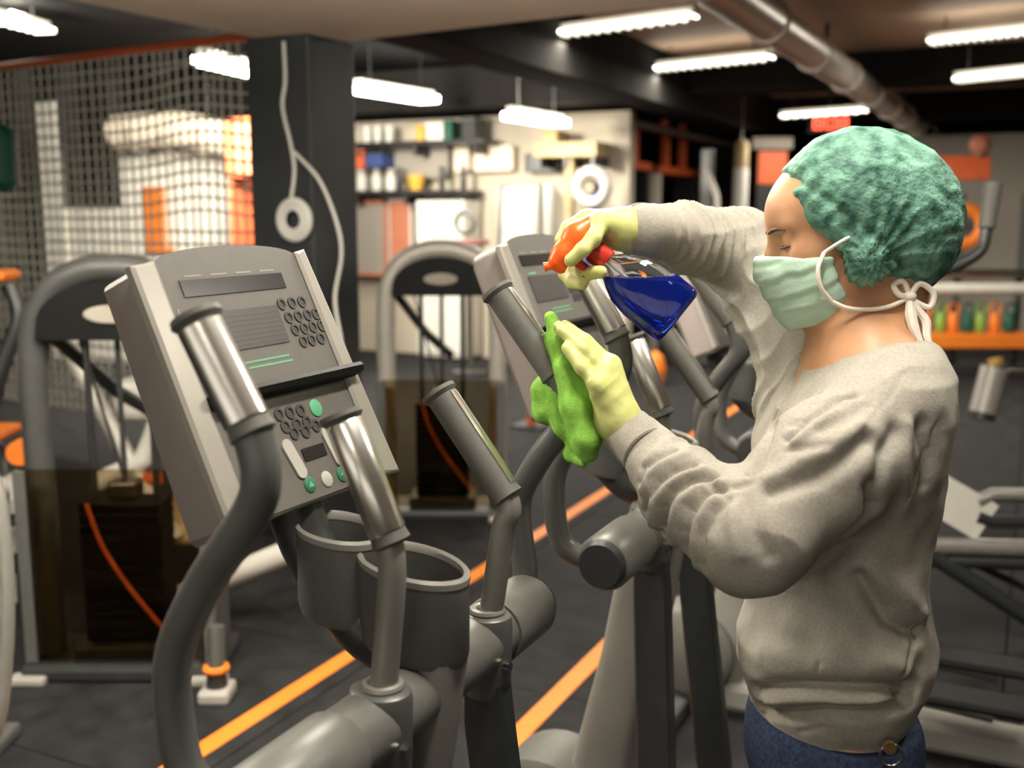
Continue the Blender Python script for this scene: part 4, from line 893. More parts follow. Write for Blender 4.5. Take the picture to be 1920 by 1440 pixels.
# head frame: origin between the ears, f forward, l to her left (towards camera), u up
HO = pp(1600, 442, 1.60)
tilt = math.radians(14); hy = math.radians(6)
f0 = np.array([-math.cos(hy), math.sin(hy), 0]); l0_ = np.array([-math.sin(hy), -math.cos(hy), 0])
HF = f0*math.cos(tilt)+np.array([0, 0, -math.sin(tilt)]); HU = f0*math.sin(tilt)+np.array([0, 0, math.cos(tilt)])
HL = l0_
HA = np.stack([HF, HL, HU])
def hp(f, l, u): return HO+f*HF+l*HL+u*HU
NB = pp(1655, 650, 1.63)                                              # base of neck
def face_sdf(P):
    d = el(P, hp(-0.012, 0, 0.060), (0.104, 0.079, 0.094), HA)
    d = smin(d, el(P, hp(0.054, 0, 0.050), (0.068, 0.066, 0.064), HA), 0.03)
    d = smin(d, el(P, hp(0.058, 0, -0.020), (0.056, 0.054, 0.072), HA), 0.03)
    for s in (-1, 1):
        d = smin(d, rc(P, hp(0.010, 0.052*s, -0.045), hp(0.075, 0.022*s, -0.088), 0.020, 0.020), 0.025)
        d = smin(d, el(P, hp(0.072, 0.040*s, -0.008), (0.032, 0.024, 0.026), HA), 0.02)
        d = smin(d, rc(P, hp(0.108, 0.010*s, 0.036), hp(0.092, 0.046*s, 0.040), 0.009, 0.009), 0.014)
        d = smax(d, -el(P, hp(0.116, 0.031*s, 0.017), (0.022, 0.019, 0.014), HA), 0.014)
        d = smin(d, el(P, hp(0.094, 0.031*s, 0.016), (0.0145, 0.016, 0.0125), HA), 0.004)
        d = smin(d, el(P, hp(-0.002, 0.080*s, 0.0), (0.015, 0.006, 0.024), HA), 0.012)
    d = smin(d, el(P, hp(0.092, 0, -0.090), (0.024, 0.022, 0.022), HA), 0.02)
    d = smin(d, chain(P, [hp(0.110, 0, 0.030), hp(0.121, 0, 0.004), hp(0.128, 0, -0.016)], [0.008, 0.010, 0.012], 0.008), 0.012)
    for s in (-1, 1): d = smin(d, el(P, hp(0.116, 0.012*s, -0.019), (0.012, 0.009, 0.009), HA), 0.008)
    d = smin(d, el(P, hp(0.113, 0, -0.045), (0.010, 0.022, 0.009), HA), 0.008)
    d = smin(d, el(P, hp(0.110, 0, -0.058), (0.010, 0.019, 0.008), HA), 0.008)
    return d
def skin_upper(P):
    d = face_sdf(P)
    d = smin(d, chain(P, [hp(-0.025, 0, -0.020), hp(-0.040, 0, -0.085), NB], [0.056, 0.050, 0.060], 0.02), 0.03)
    d = smin(d, rc(P, hp(0.01, 0, -0.06), NB+np.array([-0.045, 0, 0.01]), 0.036, 0.045), 0.035)
    d = smin(d, rc(P, NB+np.array([0.0, -0.07, -0.045]), NB+np.array([0.0, 0.07, -0.045]), 0.056, 0.056), 0.05)
    return d
# joints
SHL, ELL, MDL, WRL = pp(1668, 775, 1.475), pp(1392, 1004, 1.40), pp(1288, 922, 1.49), pp(1178, 812, 1.585)
SHR, ELR, WRR = pp(1545, 690, 1.79), pp(1385, 462, 1.89), pp(1196, 432, 1.675)
HIP = pp(1572, 1395, 1.62)
KL, KR = np.array([0.01, -0.085, 0.46]), np.array([0.0, 0.085, 0.46]); AL, AR = np.array([0.03, -0.085, 0.09]), np.array([0.0, 0.085, 0.09])
HIPC = np.array([HIP[0], 0, HIP[2]])
def body_sdf(P):
    d = skin_upper(P)
    d = smin(d, el(P, pp(1600, 830, 1.63), (0.095, 0.150, 0.20)), 0.06)
    d = smin(d, el(P, pp(1580, 1150, 1.62), (0.095, 0.125, 0.20)), 0.06)
    d = smin(d, el(P, HIPC+np.array([0.0, 0, 0.0]), (0.11, 0.15, 0.12)), 0.05)
    d = smin(d, chain(P, [SHL, ELL, MDL, WRL], [0.045, 0.036, 0.034, 0.024], 0.02), 0.04)
    d = smin(d, chain(P, [SHR, ELR, WRR], [0.042, 0.034, 0.024], 0.02), 0.04)
    for s, k, a in ((-1, KL, AL), (1, KR, AR)):
        d = smin(d, chain(P, [HIPC+np.array([0, 0.08*s, -0.06]), k, a], [0.078, 0.050, 0.034], 0.02), 0.04)
        d = smin(d, rc(P, a+np.array([0.01, 0, -0.05]), a+np.array([-0.12, 0, -0.062]), 0.026, 0.018), 0.02)
    return d
body = soft('body', body_sdf, (-0.50, -0.34, 0.0), (0.30, 0.40, 1.78), 0.0055, M['skin'], person)
# finely shaped face skin is part of the same body: eyelid line and brow
def on_skin(l, u, lift=0.0):
    f = 0.17
    for _ in range(60):
        e = float(face_sdf(hp(f, l, u)[None].astype(np.float32))[0])
        if e < 0.0003: break
        f -= e*0.7
    return hp(f+lift, l, u)
for s in (1, -1):
    MB().tube([hp(0.0965+0.0145*math.cos(a), (0.031+0.0175*math.sin(a))*s, 0.0105-0.0015*math.cos(a)) for a in np.linspace(-1.25, 1.35, 11)], [0.0008, 0.0014, 0.0018, 0.0021, 0.0023, 0.0024, 0.0024, 0.0024, 0.0022, 0.0018, 0.0010], 6).build('eyelashes', M['brow'], person)
    MB().tube([on_skin((0.012+0.0048*k)*s, 0.0330+0.0050*math.sin(math.pi*k/9.0), 0.0004) for k in range(9)], [0.0014, 0.0026, 0.0032, 0.0034, 0.0033, 0.003, 0.0025, 0.0018, 0.001], 6).build('eyebrow', M['brow'], person)

# ---- sweatshirt
prof = [(628, 1575, 1725, 0.085), (650, 1545, 1738, 0.12), (690, 1500, 1753, 0.165), (760, 1452, 1760, 0.185), (850, 1425, 1754, 0.185), (960, 1415, 1738, 0.175), (1080, 1428, 1732, 0.17),
        (1150, 1412, 1748, 0.178), (1215, 1392, 1757, 0.185), (1265, 1395, 1752, 0.182), (1310, 1412, 1733, 0.168), (1345, 1425, 1718, 0.155), (1375, 1430, 1712, 0.150)]
PZ = []; PX = []; PA = []; PB = []
for py, a, b_, hb in prof:
    u, v = pp(a, py, 1.62), pp(b_, py, 1.62); PZ.append((u[2]+v[2])/2); PX.append((u[0]+v[0])/2); PA.append((v[0]-u[0])/2); PB.append(hb)
PZ, PX, PA, PB = [np.array(q)[::-1] for q in (PZ, PX, PA, PB)]
HEM = PZ[0]
def torso_sdf(P):
    z = P[:, 2]; cx = np.interp(z, PZ, PX); a = np.interp(z, PZ, PA); b_ = np.interp(z, PZ, PB)
    q = np.sqrt(((P[:, 0]-cx)/a)**2+((P[:, 1]-0.01)/b_)**2); d = (q-1)*np.minimum(a, b_)*0.9
    return smax(d, np.maximum(z-PZ[-1], HEM-z), 0.012)
def sleeves(P):
    L = chain(P, [SHL+np.array([0, 0.03, 0.0]), SHL*0.55+ELL*0.45+np.array([0, 0, -0.004]), ELL+np.array([0.012, 0, -0.004]), MDL+np.array([0, 0, -0.004]), WRL+np.array([0.018, 0, -0.012])], [0.078, 0.088, 0.072, 0.060, 0.040], 0.03)
    R_ = chain(P, [SHR+np.array([0, -0.05, 0.0]), SHR*0.5+ELR*0.5, ELR+np.array([0.01, 0, 0]), ELR*0.45+WRR*0.55, WRR+np.array([0.012, 0, 0])], [0.085, 0.075, 0.062, 0.053, 0.042], 0.03)
    web = chain(P*np.array([1, 0.8, 1], np.float32), [q*np.array([1, 0.8, 1]) for q in (pp(1440, 510, 1.86), pp(1474, 640, 1.82), pp(1464, 760, 1.77), pp(1432, 868, 1.72))], [0.048, 0.045, 0.036, 0.020], 0.03)
    web = smin(web, rc(P, pp(1335, 468, 1.82), pp(1412, 540, 1.85), 0.047, 0.047), 0.03)
    return L, smin(R_, web, 0.03)
def sweat_sdf(P):
    L, R_ = sleeves(P)
    d = smin(torso_sdf(P), R_, 0.03)
    d = smin(d, L, 0.022)
    # the neck opening
    d = smax(d, -(chain(P, [NB+np.array([-0.004, 0, -0.012]), hp(-0.045, 0, -0.075)], [0.074, 0.064], 0.01)), 0.006)
    return d
def seg_t(V, a, b_):
    d = b_-a; L = np.linalg.norm(d); t = (V-a)@d/(L*L); q = V-a-t[:, None]*d; return t, L, np.linalg.norm(q, axis=1), q, d/L
def ridges(x): return 1-2*np.abs(np.sin(x))**0.75
def fold_disp(V, N):
    o = np.zeros(len(V)); n1 = vnoise(V, 14, 1); n2 = vnoise(V, 32, 2); n3 = vnoise(V, 7, 3)
    tors = torso_sdf(V.astype(np.float32))
    Ld, Rd = sleeves(V.astype(np.float32))
    onL = np.clip(1-(Ld-np.minimum(Rd, tors)+0.01)/0.03, 0, 1)*(Ld < 0.02); onR = ((Rd < Ld) & (Rd < 0.02) & (tors > -0.01)).astype(float); onT = np.clip(tors/-0.0001, 0, 1)*0+((tors < 0.012) & (Ld > 0.012) & (Rd > 0.0))
    # left forearm: tight bunched folds spiralling round the arm
    t, L, r, q, d = seg_t(V, WRL, ELL); side = q@np.array([0, -1.0, 0])/np.maximum(r, 1e-3); vert = q[:, 2]/np.maximum(r, 1e-3)
    w_ = np.clip(t*6-0.7, 0, 1)*np.clip((1.05-t)*4, 0, 1)*(Ld < 0.02)
    o += w_*0.0030*ridges(t*L*62+vert*1.1+n1*1.5+n3*0.9)*(0.55+0.45*n1)
    # left upper arm: long soft folds from shoulder to the crook
    t, L, r, q, d = seg_t(V, ELL, SHL); vert = q@np.cross(d, np.array([0, -1.0, 0]))/np.maximum(r, 1e-3)
    w_ = np.clip(t*4, 0, 1)*np.clip((1.15-t)*3, 0, 1)*(Ld < 0.02)
    o += w_*0.0020*np.sin(vert*4.2+t*3.0+n3*2.2)
    o += np.clip(1-t*2.6, 0, 1)*np.clip(t*5+0.6, 0, 1)*(Ld < 0.02)*0.002*ridges(t*L*38-vert*2.0+n1*1.3)
    # right arm: rings of folds
    t, L, r, q, d = seg_t(V, WRR, ELR); vert = q[:, 2]/np.maximum(r, 1e-3)
    w_ = np.clip(t*6-0.3, 0, 1)*np.clip((1.1-t)*5, 0, 1)*(Rd < 0.015)*(tors > 0.01)
    o += w_*0.0062*ridges(t*L*105+vert*0.9+n1*1.3)*(0.6+0.4*n2)
    t, L, r, q, d = seg_t(V, ELR, SHR)
    w_ = np.clip(t*4+0.6, 0, 1)*np.clip((1.2-t)*3, 0, 1)*(Rd < 0.015)*(tors > 0.005)
    o += w_*0.0018*ridges(t*L*48+n1*1.6+q[:, 0]*9)
    # torso: blousing over the rib, diagonal pulls
    z = V[:, 2]; x = V[:, 0]-np.interp(z, PZ, PX)
    o += onT*0.004*n1
    o += 0.0022*n2+0.002*n1
    for P3, dep_, wd in CREASE:
        near_ = np.where((np.abs(V-P3.mean(0)).max(1) < np.abs(P3-P3.mean(0)).max()+0.06))[0]
        if len(near_) == 0: continue
        dd_ = np.full(len(near_), 9.0)
        for c_ in P3: dd_ = np.minimum(dd_, ((V[near_]-c_)**2).sum(1))
        o[near_] -= dep_*np.exp(-dd_/(wd*wd))
    hemz = np.clip((z-HEM+0.02)/0.03, 0, 1); cuff = np.clip(np.minimum(np.linalg.norm(V-WRL, axis=1), np.linalg.norm(V-WRR, axis=1))/0.05-0.5, 0, 1)
    return o*np.maximum(hemz, 0.15)*np.maximum(cuff, 0.1)
# measured folds of the sweatshirt: (picture points, depth in mm, half width in mm); negative depth = ridge
FOLDS = [([(1530, 626), (1492, 690), (1458, 760), (1428, 830), (1408, 880)], 16, 9), ([(1262, 838), (1228, 855), (1202, 876), (1194, 905)], 8, 6), ([(1300, 868), (1262, 880), (1232, 903), (1210, 938), (1206, 962)], 10, 7), ([(1335, 893), (1292, 900), (1260, 922), (1244, 950), (1238, 1002)], 13, 8),
    ([(1352, 912), (1322, 925), (1294, 955), (1282, 1000), (1286, 1045)], 10, 8), ([(1362, 935), (1338, 960), (1314, 1005), (1314, 1062)], 8, 9), ([(1352, 917), (1330, 909)], 8, 6),
    ([(1282, 852), (1246, 868), (1216, 892), (1202, 920)], -6, 8), ([(1318, 880), (1278, 890), (1246, 915), (1226, 945), (1222, 980)], -7, 9), ([(1346, 903), (1310, 912), (1276, 940), (1262, 980), (1262, 1025)], -7, 9),
    ([(1358, 925), (1330, 942), (1304, 980), (1298, 1030), (1304, 1060)], -5, 9),
    ([(1387, 930), (1405, 965), (1425, 1010), (1442, 1042)], 7, 12), ([(1380, 935), (1371, 985), (1385, 1040)], -5, 10), ([(1358, 925), (1372, 912), (1400, 905)], 7, 7),
    ([(1602, 739), (1574, 742), (1547, 761), (1513, 783), (1474, 819)], 11, 7), ([(1535, 730), (1505, 761), (1485, 789)], 6, 9), ([(1624, 761), (1580, 789), (1541, 805)], 6, 10), ([(1477, 839), (1513, 842), (1547, 837)], 6, 8),
    ([(1565, 770), (1530, 795), (1490, 826)], -5, 8), ([(1520, 750), (1497, 775)], -4, 7), ([(1615, 800), (1560, 835), (1500, 862), (1440, 895)], -6, 12),
    ([(1627, 822), (1602, 844), (1574, 867), (1535, 892), (1491, 905), (1449, 917)], 13, 12), ([(1694, 700), (1672, 739), (1630, 792), (1604, 826)], 2.2, 3.2),
    ([(1680, 811), (1658, 850), (1652, 900), (1647, 955)], 10, 15), ([(1730, 800), (1738, 850), (1733, 905)], 8, 13), ([(1702, 800), (1700, 870), (1695, 950)], -7, 14),
    ([(1632, 915), (1636, 961), (1605, 998), (1560, 1045), (1505, 1088)], 9, 10),
    ([(1613, 1082), (1641, 1128), (1672, 1168), (1700, 1182), (1725, 1183)], 18, 13), ([(1630, 1060), (1672, 1100), (1705, 1130), (1725, 1150)], -13, 22),
    ([(1560, 1120), (1600, 1180), (1650, 1230), (1690, 1260)], -7, 16), ([(1480, 1170), (1530, 1190), (1570, 1215)], -4, 18), ([(1440, 1225), (1520, 1240), (1600, 1245), (1690, 1250)], -9, 24),
    ([(1412, 1300), (1467, 1288), (1515, 1286), (1595, 1289), (1671, 1292), (1715, 1293)], 21, 12), ([(1418, 1311), (1503, 1309), (1595, 1311), (1671, 1310)], -10, 9), ([(1421, 1332), (1491, 1342), (1558, 1335), (1626, 1338), (1702, 1320)], 20, 11),
    ([(1540, 1241), (1531, 1266)], 3.5, 3.5), ([(1714, 1208), (1690, 1260)], 6, 5), ([(1540, 1365), (1500, 1372)], 3, 5)]
cam_p = np.array([0, 0, EYE])-FOOT
def hit(px, py):
    d = turned(ray(px, py)); n_ = np.linalg.norm(d); d = d/n_; t_ = 1.2
    for _ in range(90):
        e = float(sweat_sdf((cam_p+d*t_)[None].astype(np.float32))[0])
        if e < 0.0006: return cam_p+d*t_
        t_ += e*0.8
        if t_ > 2.2: return None
CREASE = []
for pts, dmm, wmm in FOLDS:
    dense = []
    for (ax_, ay_), (bx_, by_) in zip(pts[:-1], pts[1:]):
        m_ = max(2, int(math.hypot(bx_-ax_, by_-ay_)/7))
        dense += [(ax_+(bx_-ax_)*k/m_, ay_+(by_-ay_)*k/m_) for k in range(m_)]
    hh = [h for h in (hit(*q) for q in dense+[pts[-1]]) if h is not None]
    if len(hh) > 1: CREASE.append((np.array(hh), dmm/1000.0, wmm/1000.0))
sw = soft('sweatshirt', sweat_sdf, (-0.46, -0.36, HEM-0.03), (0.30, 0.40, PZ[-1]+0.26), 0.0038, M['sweat'], person, 1, fold_disp)
def cuff_ring(c, d, r, w_, nm, squash=1.0):
    d = np.array(d)/np.linalg.norm(d)
    MB().tube([np.array(c)+d*s for s in (-w_, -w_*0.92, -w_*0.5, 0, w_*0.5, w_*0.92, w_)], [r*0.93, r, r*1.015, r*1.01, r*1.015, r, r*0.94], 26).build(nm, M['rib_knit'], sw)
cuff_ring(WRL+(MDL-WRL)*0.14, MDL-WRL, 0.0395, 0.026, 'cuff'); cuff_ring(WRR+(ELR-WRR)*0.06, ELR-WRR, 0.0435, 0.022, 'cuff')
A = np.linspace(0, 2*math.pi, 49)[:-1]
hr = MB()
def hemring(z, f, dx=0.0): return [(np.interp(z, PZ, PX)+np.interp(HEM+0.012, PZ, PA)*f*math.cos(a), 0.01+np.interp(HEM+0.012, PZ, PB)*f*math.sin(a), z) for a in A]
hr.loft([hemring(HEM-0.040, 0.90), hemring(HEM-0.041, 0.95), hemring(HEM-0.025, 0.99), hemring(HEM, 1.0), hemring(HEM+0.02, 0.99)], True, True).build('hem_band', M['rib_knit'], sw)
nk = []
for a in np.linspace(0, 2*math.pi, 41):
    zz = np.linspace(NB[2]+0.09, NB[2]-0.09, 120); x_, y_ = NB[0]-0.006+0.077*math.cos(a), NB[1]+0.077*math.sin(a)
    dv = smin(torso_sdf(np.stack([np.full(120, x_), np.full(120, y_), zz], 1).astype(np.float32)), sleeves(np.stack([np.full(120, x_), np.full(120, y_), zz], 1).astype(np.float32))[1], 0.03)
    k = int(np.argmax(dv < 0.0)) if (dv < 0).any() else 60
    nk.append((x_, y_, zz[k]+0.003))
nk = np.array(nk); nk[:, 2] = np.convolve(np.concatenate([nk[-6:-1, 2], nk[:, 2], nk[1:6, 2]]), np.ones(11)/11, 'valid')[:41]
MB().tube(list(nk), 0.0095, 10, ends=False).build('neck_band', M['rib_knit'], sw)

# ---- jeans and shoes
def jeans_sdf(P):
    d = el(P, HIPC+np.array([0.005, 0, -0.02]), (0.133, 0.170, 0.155))
    for s, k, a in ((-1, KL, AL), (1, KR, AR)):
        d = smin(d, chain(P, [HIPC+np.array([0.0, 0.082*s, -0.07]), k, a+np.array([0, 0, 0.02])], [0.098, 0.068, 0.058], 0.02), 0.03)
    return smax(smax(d, P[:, 2]-(HEM+0.02), 0.004), (AL[2]-0.02)-P[:, 2], 0.006)
def jd(V, N): return 0.004*ridges(V[:, 2]*26+vnoise(V, 9, 5)*2.0)*np.clip((0.7-V[:, 2])*4, 0, 1)+0.002*vnoise(V, 22, 6)
je = soft('jeans', jeans_sdf, (-0.20, -0.26, 0.02), (0.22, 0.26, HEM+0.04), 0.006, M['denim'], person, 1, jd)
bq = pp(1664, 1396, 1.50)
MB().cyl(bq+np.array([0, -0.012, 0]), bq+np.array([0, -0.004, 0]), 0.009, n=16).build('pocket_button', M['brass'], je)
MB().torus(bq+np.array([0.003, -0.008, -0.012]), 0.016, 0.002, 1, 22, 6).build('key_ring', M['chrome'], je)
for a in (AL, AR):
    def shoe_sdf(P, a=a):
        d = rc(P, a+np.array([0.02, 0, -0.045]), a+np.array([-0.15, 0, -0.058]), 0.044, 0.032)
        d = smin(d, rc(P, a+np.array([0.02, 0, -0.04]), a+np.array([0.01, 0, 0.0]), 0.044, 0.042), 0.03)
        return smax(d, 0.022-P[:, 2], 0.006)
    sh = soft('shoe', shoe_sdf, a+np.array([-0.22, -0.07, -0.09]), a+np.array([0.10, 0.07, 0.08]), 0.006, M['shoe'], person)
    MB().loft([[(a[0]-0.055+0.118*math.cos(q), a[1]+0.046*math.sin(q)*(1-0.12*math.cos(q)), z) for q in np.linspace(0, 2*math.pi, 29)[:-1]] for z in (0.0, 0.024)]).build('sole', M['sole'], sh)

# ---- hair under the net, hair net, mask
def hair_sdf(P):
    d = el(P, hp(-0.030, 0, 0.045), (0.098, 0.082, 0.088), HA)
    d = smin(d, el(P, hp(-0.080, 0, -0.030), (0.035, 0.050, 0.045), HA), 0.03)
    return d
soft('hair', hair_sdf, hp(-0.03, 0, 0.05)-0.17, hp(-0.03, 0, 0.05)+0.17, 0.006, M['hair'], person)
CN, CP = pp(1455, 346, 1.60), pp(1712, 556, 1.60)                      # front and nape of the elastic edge
ed = (CP-CN)/np.linalg.norm(CP-CN); en_ = np.cross(np.array([0, 1.0, 0]), ed); en_ = en_ if en_[2] > 0 else -en_
EAR = pp(1626, 482, 1.535)
def cap_sdf(P):
    c = pp(1624, 394, 1.60); ca = np.stack([np.array([math.cos(.25), 0, math.sin(-.25)]), np.array([0, 1.0, 0]), np.array([math.sin(.25), 0, math.cos(.25)])])
    d = el(P, c, (0.140, 0.104, 0.119), ca)
    d = smin(d, el(P, pp(1700, 440, 1.60), (0.070, 0.085, 0.090)), 0.03)
    cut = -(P-CN)@en_
    for a_, b_ in (((1452, 340), (1496, 424)), ((1496, 424), (1640, 524)), ((1640, 524), (1722, 552))):
        A_, B_ = pp(*a_, 1.60), pp(*b_, 1.60); g = np.cross(np.array([0, 1.0, 0]), (B_-A_)/np.linalg.norm(B_-A_)); g = g if g[2] > 0 else -g
        c2 = -(P-A_)@g; cut = c2 if a_[0] == 1452 else smax(cut, c2, 0.01)
    d = smax(d, cut, 0.016)
    for s in (1, -1):
        e = EAR if s == 1 else EAR+np.array([0, 0.13, 0])
        d = smin(d, el(P, e, (0.034, 0.030, 0.044)), 0.018)
    return d
def cap_disp(V, N):
    rel = V-EAR; ang_ = np.arctan2(rel[:, 2], rel[:, 0]); rad = np.linalg.norm(rel, axis=1)
    n1 = vnoise(V, 26, 8); n2 = vnoise(V, 60, 9); n3 = vnoise(V, 13, 10)
    o = 0.0030*ridges(ang_*9+n3*2.5)*np.exp(-(rad/0.11)**2)
    o += 0.0022*(1-2*np.abs(n1))+0.0012*(1-2*np.abs(n2))+0.003*n3
    edge = (V-CN)@en_; o += -0.004*np.exp(-((edge-0.014)/0.006)**2)
    along = (V-CN)@ed; o += 0.0022*np.sin(along*260)*np.exp(-((edge-0.010)/0.016)**2)
    return o
cap = soft('hair_net', cap_sdf, hp(-0.02, 0, 0.06)-0.21, hp(-0.02, 0, 0.06)+0.21, 0.0040, M['cap_green'], person, 1, cap_disp)
# mask: pleated shell over nose, cheeks and chin
def mask_sdf(P):
    q = (P-HO)@HA.T; f, l, u = q[:, 0], q[:, 1], q[:, 2]
    hull = el(P, hp(0.062, 0, -0.035), (0.066, 0.066, 0.090), HA)
    hull = smin(hull, rc(P, hp(0.080, 0, 0.000), hp(0.118, 0, -0.020), 0.030, 0.018), 0.05)
    hull = smin(hull, rc(P, hp(0.118, 0, -0.022), hp(0.100, 0, -0.088), 0.016, 0.024), 0.04)
    d = hull-0.006
    top = u-(-0.006+0.24*(f-0.10)); bot = (-0.118+0.15*np.abs(l)*0.4)-u
    back = 0.046-0.35*np.maximum(-0.05-u, 0)-f
    d = smax(d, np.maximum(top, bot), 0.003)
    return smax(d, back, 0.004)
def mask_disp(V, N):
    q = (V-HO)@HA.T; u = q[:, 2]+0.10*(q[:, 0]-0.09)
    ph = u*34+0.25*vnoise(V, 16, 12)+0.2*vnoise(V, 40, 13); saw = 0.45+0.5*np.sin(2*math.pi*ph)+0.18*np.sin(4*math.pi*ph)
    w_ = np.clip((0.004-q[:, 2])*60, 0, 1)*np.clip((q[:, 2]+0.105)*60, 0, 1)
    return w_*0.0026*(saw-0.45)+0.0012*vnoise(V, 45, 11)
mk = soft('face_mask', mask_sdf, hp(0.08, 0, -0.05)-0.13, hp(0.08, 0, -0.05)+0.13, 0.0028, M['mask_green'], person, 1, mask_disp)
def on_face(f, l, u, push=0.0): return hp(f, l, u)
# white edge piping and ties
MB().tube([pp(1545, 474, 1.530), pp(1534, 505, 1.526), pp(1540, 540, 1.530), pp(1560, 566, 1.540)], 0.0032, 8, 5).build('side_binding', M['mask_white'], mk)
MB().tube([pp(1545, 474, 1.532), pp(1566, 460, 1.524), pp(1590, 446, 1.518), pp(1612, 437, 1.530)], 0.0028, 8, 5).build('upper_tie', M['mask_white'], mk)
MB().tube([pp(1560, 566, 1.540), pp(1590, 578, 1.543), pp(1630, 580, 1.546), pp(1670, 574, 1.546), pp(1704, 558, 1.55)], 0.0034, 8, 5).build('lower_tie', M['mask_white'], mk)
kn = pp(1706, 556, 1.55)
MB().ell(kn, (0.010, 0.010, 0.008)).build('tie_knot', M['mask_white'], mk)
MB().tube([kn, pp(1725, 532, 1.545), pp(1750, 550, 1.545), pp(1744, 576, 1.545), pp(1720, 568, 1.548), kn], 0.0045, 8, 5).build('tie_loop', M['mask_white'], mk)
MB().tube([kn, pp(1694, 528, 1.548), pp(1676, 535, 1.545), pp(1686, 553, 1.546), kn], 0.0045, 8, 5).build('tie_loop', M['mask_white'], mk)
MB().tube([kn, pp(1708, 590, 1.545), pp(1714, 616, 1.540), pp(1728, 646, 1.535)], [0.005, 0.009, 0.008, 0.004], 8, 5).build('tie_tail', M['mask_white'], mk)
MB().tube([kn, pp(1722, 582, 1.548), pp(1736, 604, 1.545), pp(1738, 632, 1.54), pp(1748, 656, 1.535)], [0.005, 0.006, 0.007, 0.006, 0.003], 8, 5).build('tie_tail', M['mask_white'], mk)

# ---- gloves
def glove_l(P):
    d = chain(P, [WRL+(MDL-WRL)*0.10, WRL+np.array([-0.012, 0, 0.012])], [0.031, 0.030], 0.01)
    F_ = [([pp(1121, 722, 1.560), pp(1090, 688, 1.568), pp(1062, 652, 1.583)], 0.0098), ([pp(1134, 701, 1.578), pp(1092, 656, 1.583), pp(1054, 620, 1.596)], 0.0104),
          ([pp(1138, 690, 1.598), pp(1090, 645, 1.602), pp(1048, 612, 1.612)], 0.0106), ([pp(1146, 684, 1.620), pp(1098, 640, 1.626), pp(1060, 610, 1.632)], 0.0102)]
    palm = None
    for pts, r in F_:
        c = rc(P, pts[0], WRL+np.array([-0.012, 0, 0.012])*1.0+(pts[0]-WRL)*0.15, 0.0165, 0.024); palm = c if palm is None else smin(palm, c, 0.02)
    d = smin(d, palm, 0.02)
    for pts, r in F_: d = smin(d, chain(P, pts, [r*1.12, r*1.05, r*0.86], 0.006), 0.006)
    d = smin(d, chain(P, [pp(1148, 765, 1.615), pp(1110, 745, 1.640), pp(1082, 712, 1.650)], [0.018, 0.0125, 0.010], 0.008), 0.010)
    return d
def gd(V, N):
    t, L, r, q, d = seg_t(V, pp(1150, 700, 1.60), pp(1105, 740, 1.58))
    return 0.0016*ridges((V@np.array([-0.62, 0.1, 0.78]))*150)*np.exp(-((np.linalg.norm(V-pp(1125, 722, 1.57), axis=1))/0.028)**2)+0.0007*vnoise(V, 70, 3)
gl = soft('glove', glove_l, pp(1120, 720, 1.60)-0.15, pp(1120, 720, 1.60)+0.15, 0.0027, M['glove'], person, 1, gd)
MB().tube([WRL+(MDL-WRL)*t for t in (0.02, 0.05, 0.08)], [0.0335, 0.0345, 0.0335], 24).build('glove_cuff', M['glove'], gl)
def glove_r(P):
    wr = WRR+(ELR-WRR)*0.05
    d = chain(P, [wr, pp(1168, 428, 1.665)], [0.034, 0.030], 0.01)
    B4 = [pp(1128, 416, 1.632), pp(1118, 420, 1.655), pp(1112, 424, 1.678), pp(1112, 432, 1.700)]
    for b_ in B4: d = smin(d, rc(P, b_, pp(1172, 430, 1.668), 0.0165, 0.024), 0.02)
    d = smin(d, chain(P, [B4[0], pp(1112, 448, 1.608), pp(1092, 468, 1.598), pp(1070, 488, 1.600)], [0.0135, 0.0122, 0.0112, 0.0100], 0.006), 0.007)
    d = smin(d, chain(P, [B4[1], pp(1078, 462, 1.682), pp(1080, 500, 1.668), pp(1100, 512, 1.640), pp(1126, 510, 1.622)], [0.0135, 0.0118, 0.0112, 0.0110, 0.0100], 0.006), 0.007)
    d = smin(d, chain(P, [B4[2], pp(1066, 478, 1.702), pp(1060, 512, 1.690), pp(1072, 528, 1.664), pp(1092, 534, 1.645)], [0.0130, 0.0112, 0.0105, 0.0102, 0.0094], 0.006), 0.007)
    d = smin(d, chain(P, [B4[3], pp(1074, 486, 1.722), pp(1064, 516, 1.712), pp(1078, 532, 1.69)], [0.0125, 0.0100, 0.0095, 0.0088], 0.006), 0.007)
    d = smin(d, chain(P, [pp(1150, 412, 1.690), pp(1100, 408, 1.690), pp(1066, 428, 1.676), pp(1050, 452, 1.662)], [0.017, 0.0130, 0.0118, 0.0100], 0.008), 0.010)
    return d
soft('glove', glove_r, pp(1125, 455, 1.66)-0.14, pp(1125, 455, 1.66)+0.14, 0.0027, M['glove'], person, 1, lambda V, N: 0.0009*vnoise(V, 55, 4)+0.0014*ridges(V[:, 0]*130)*np.exp(-((V[:, 0]-pp(1185, 430, 1.67)[0])/0.02)**2))

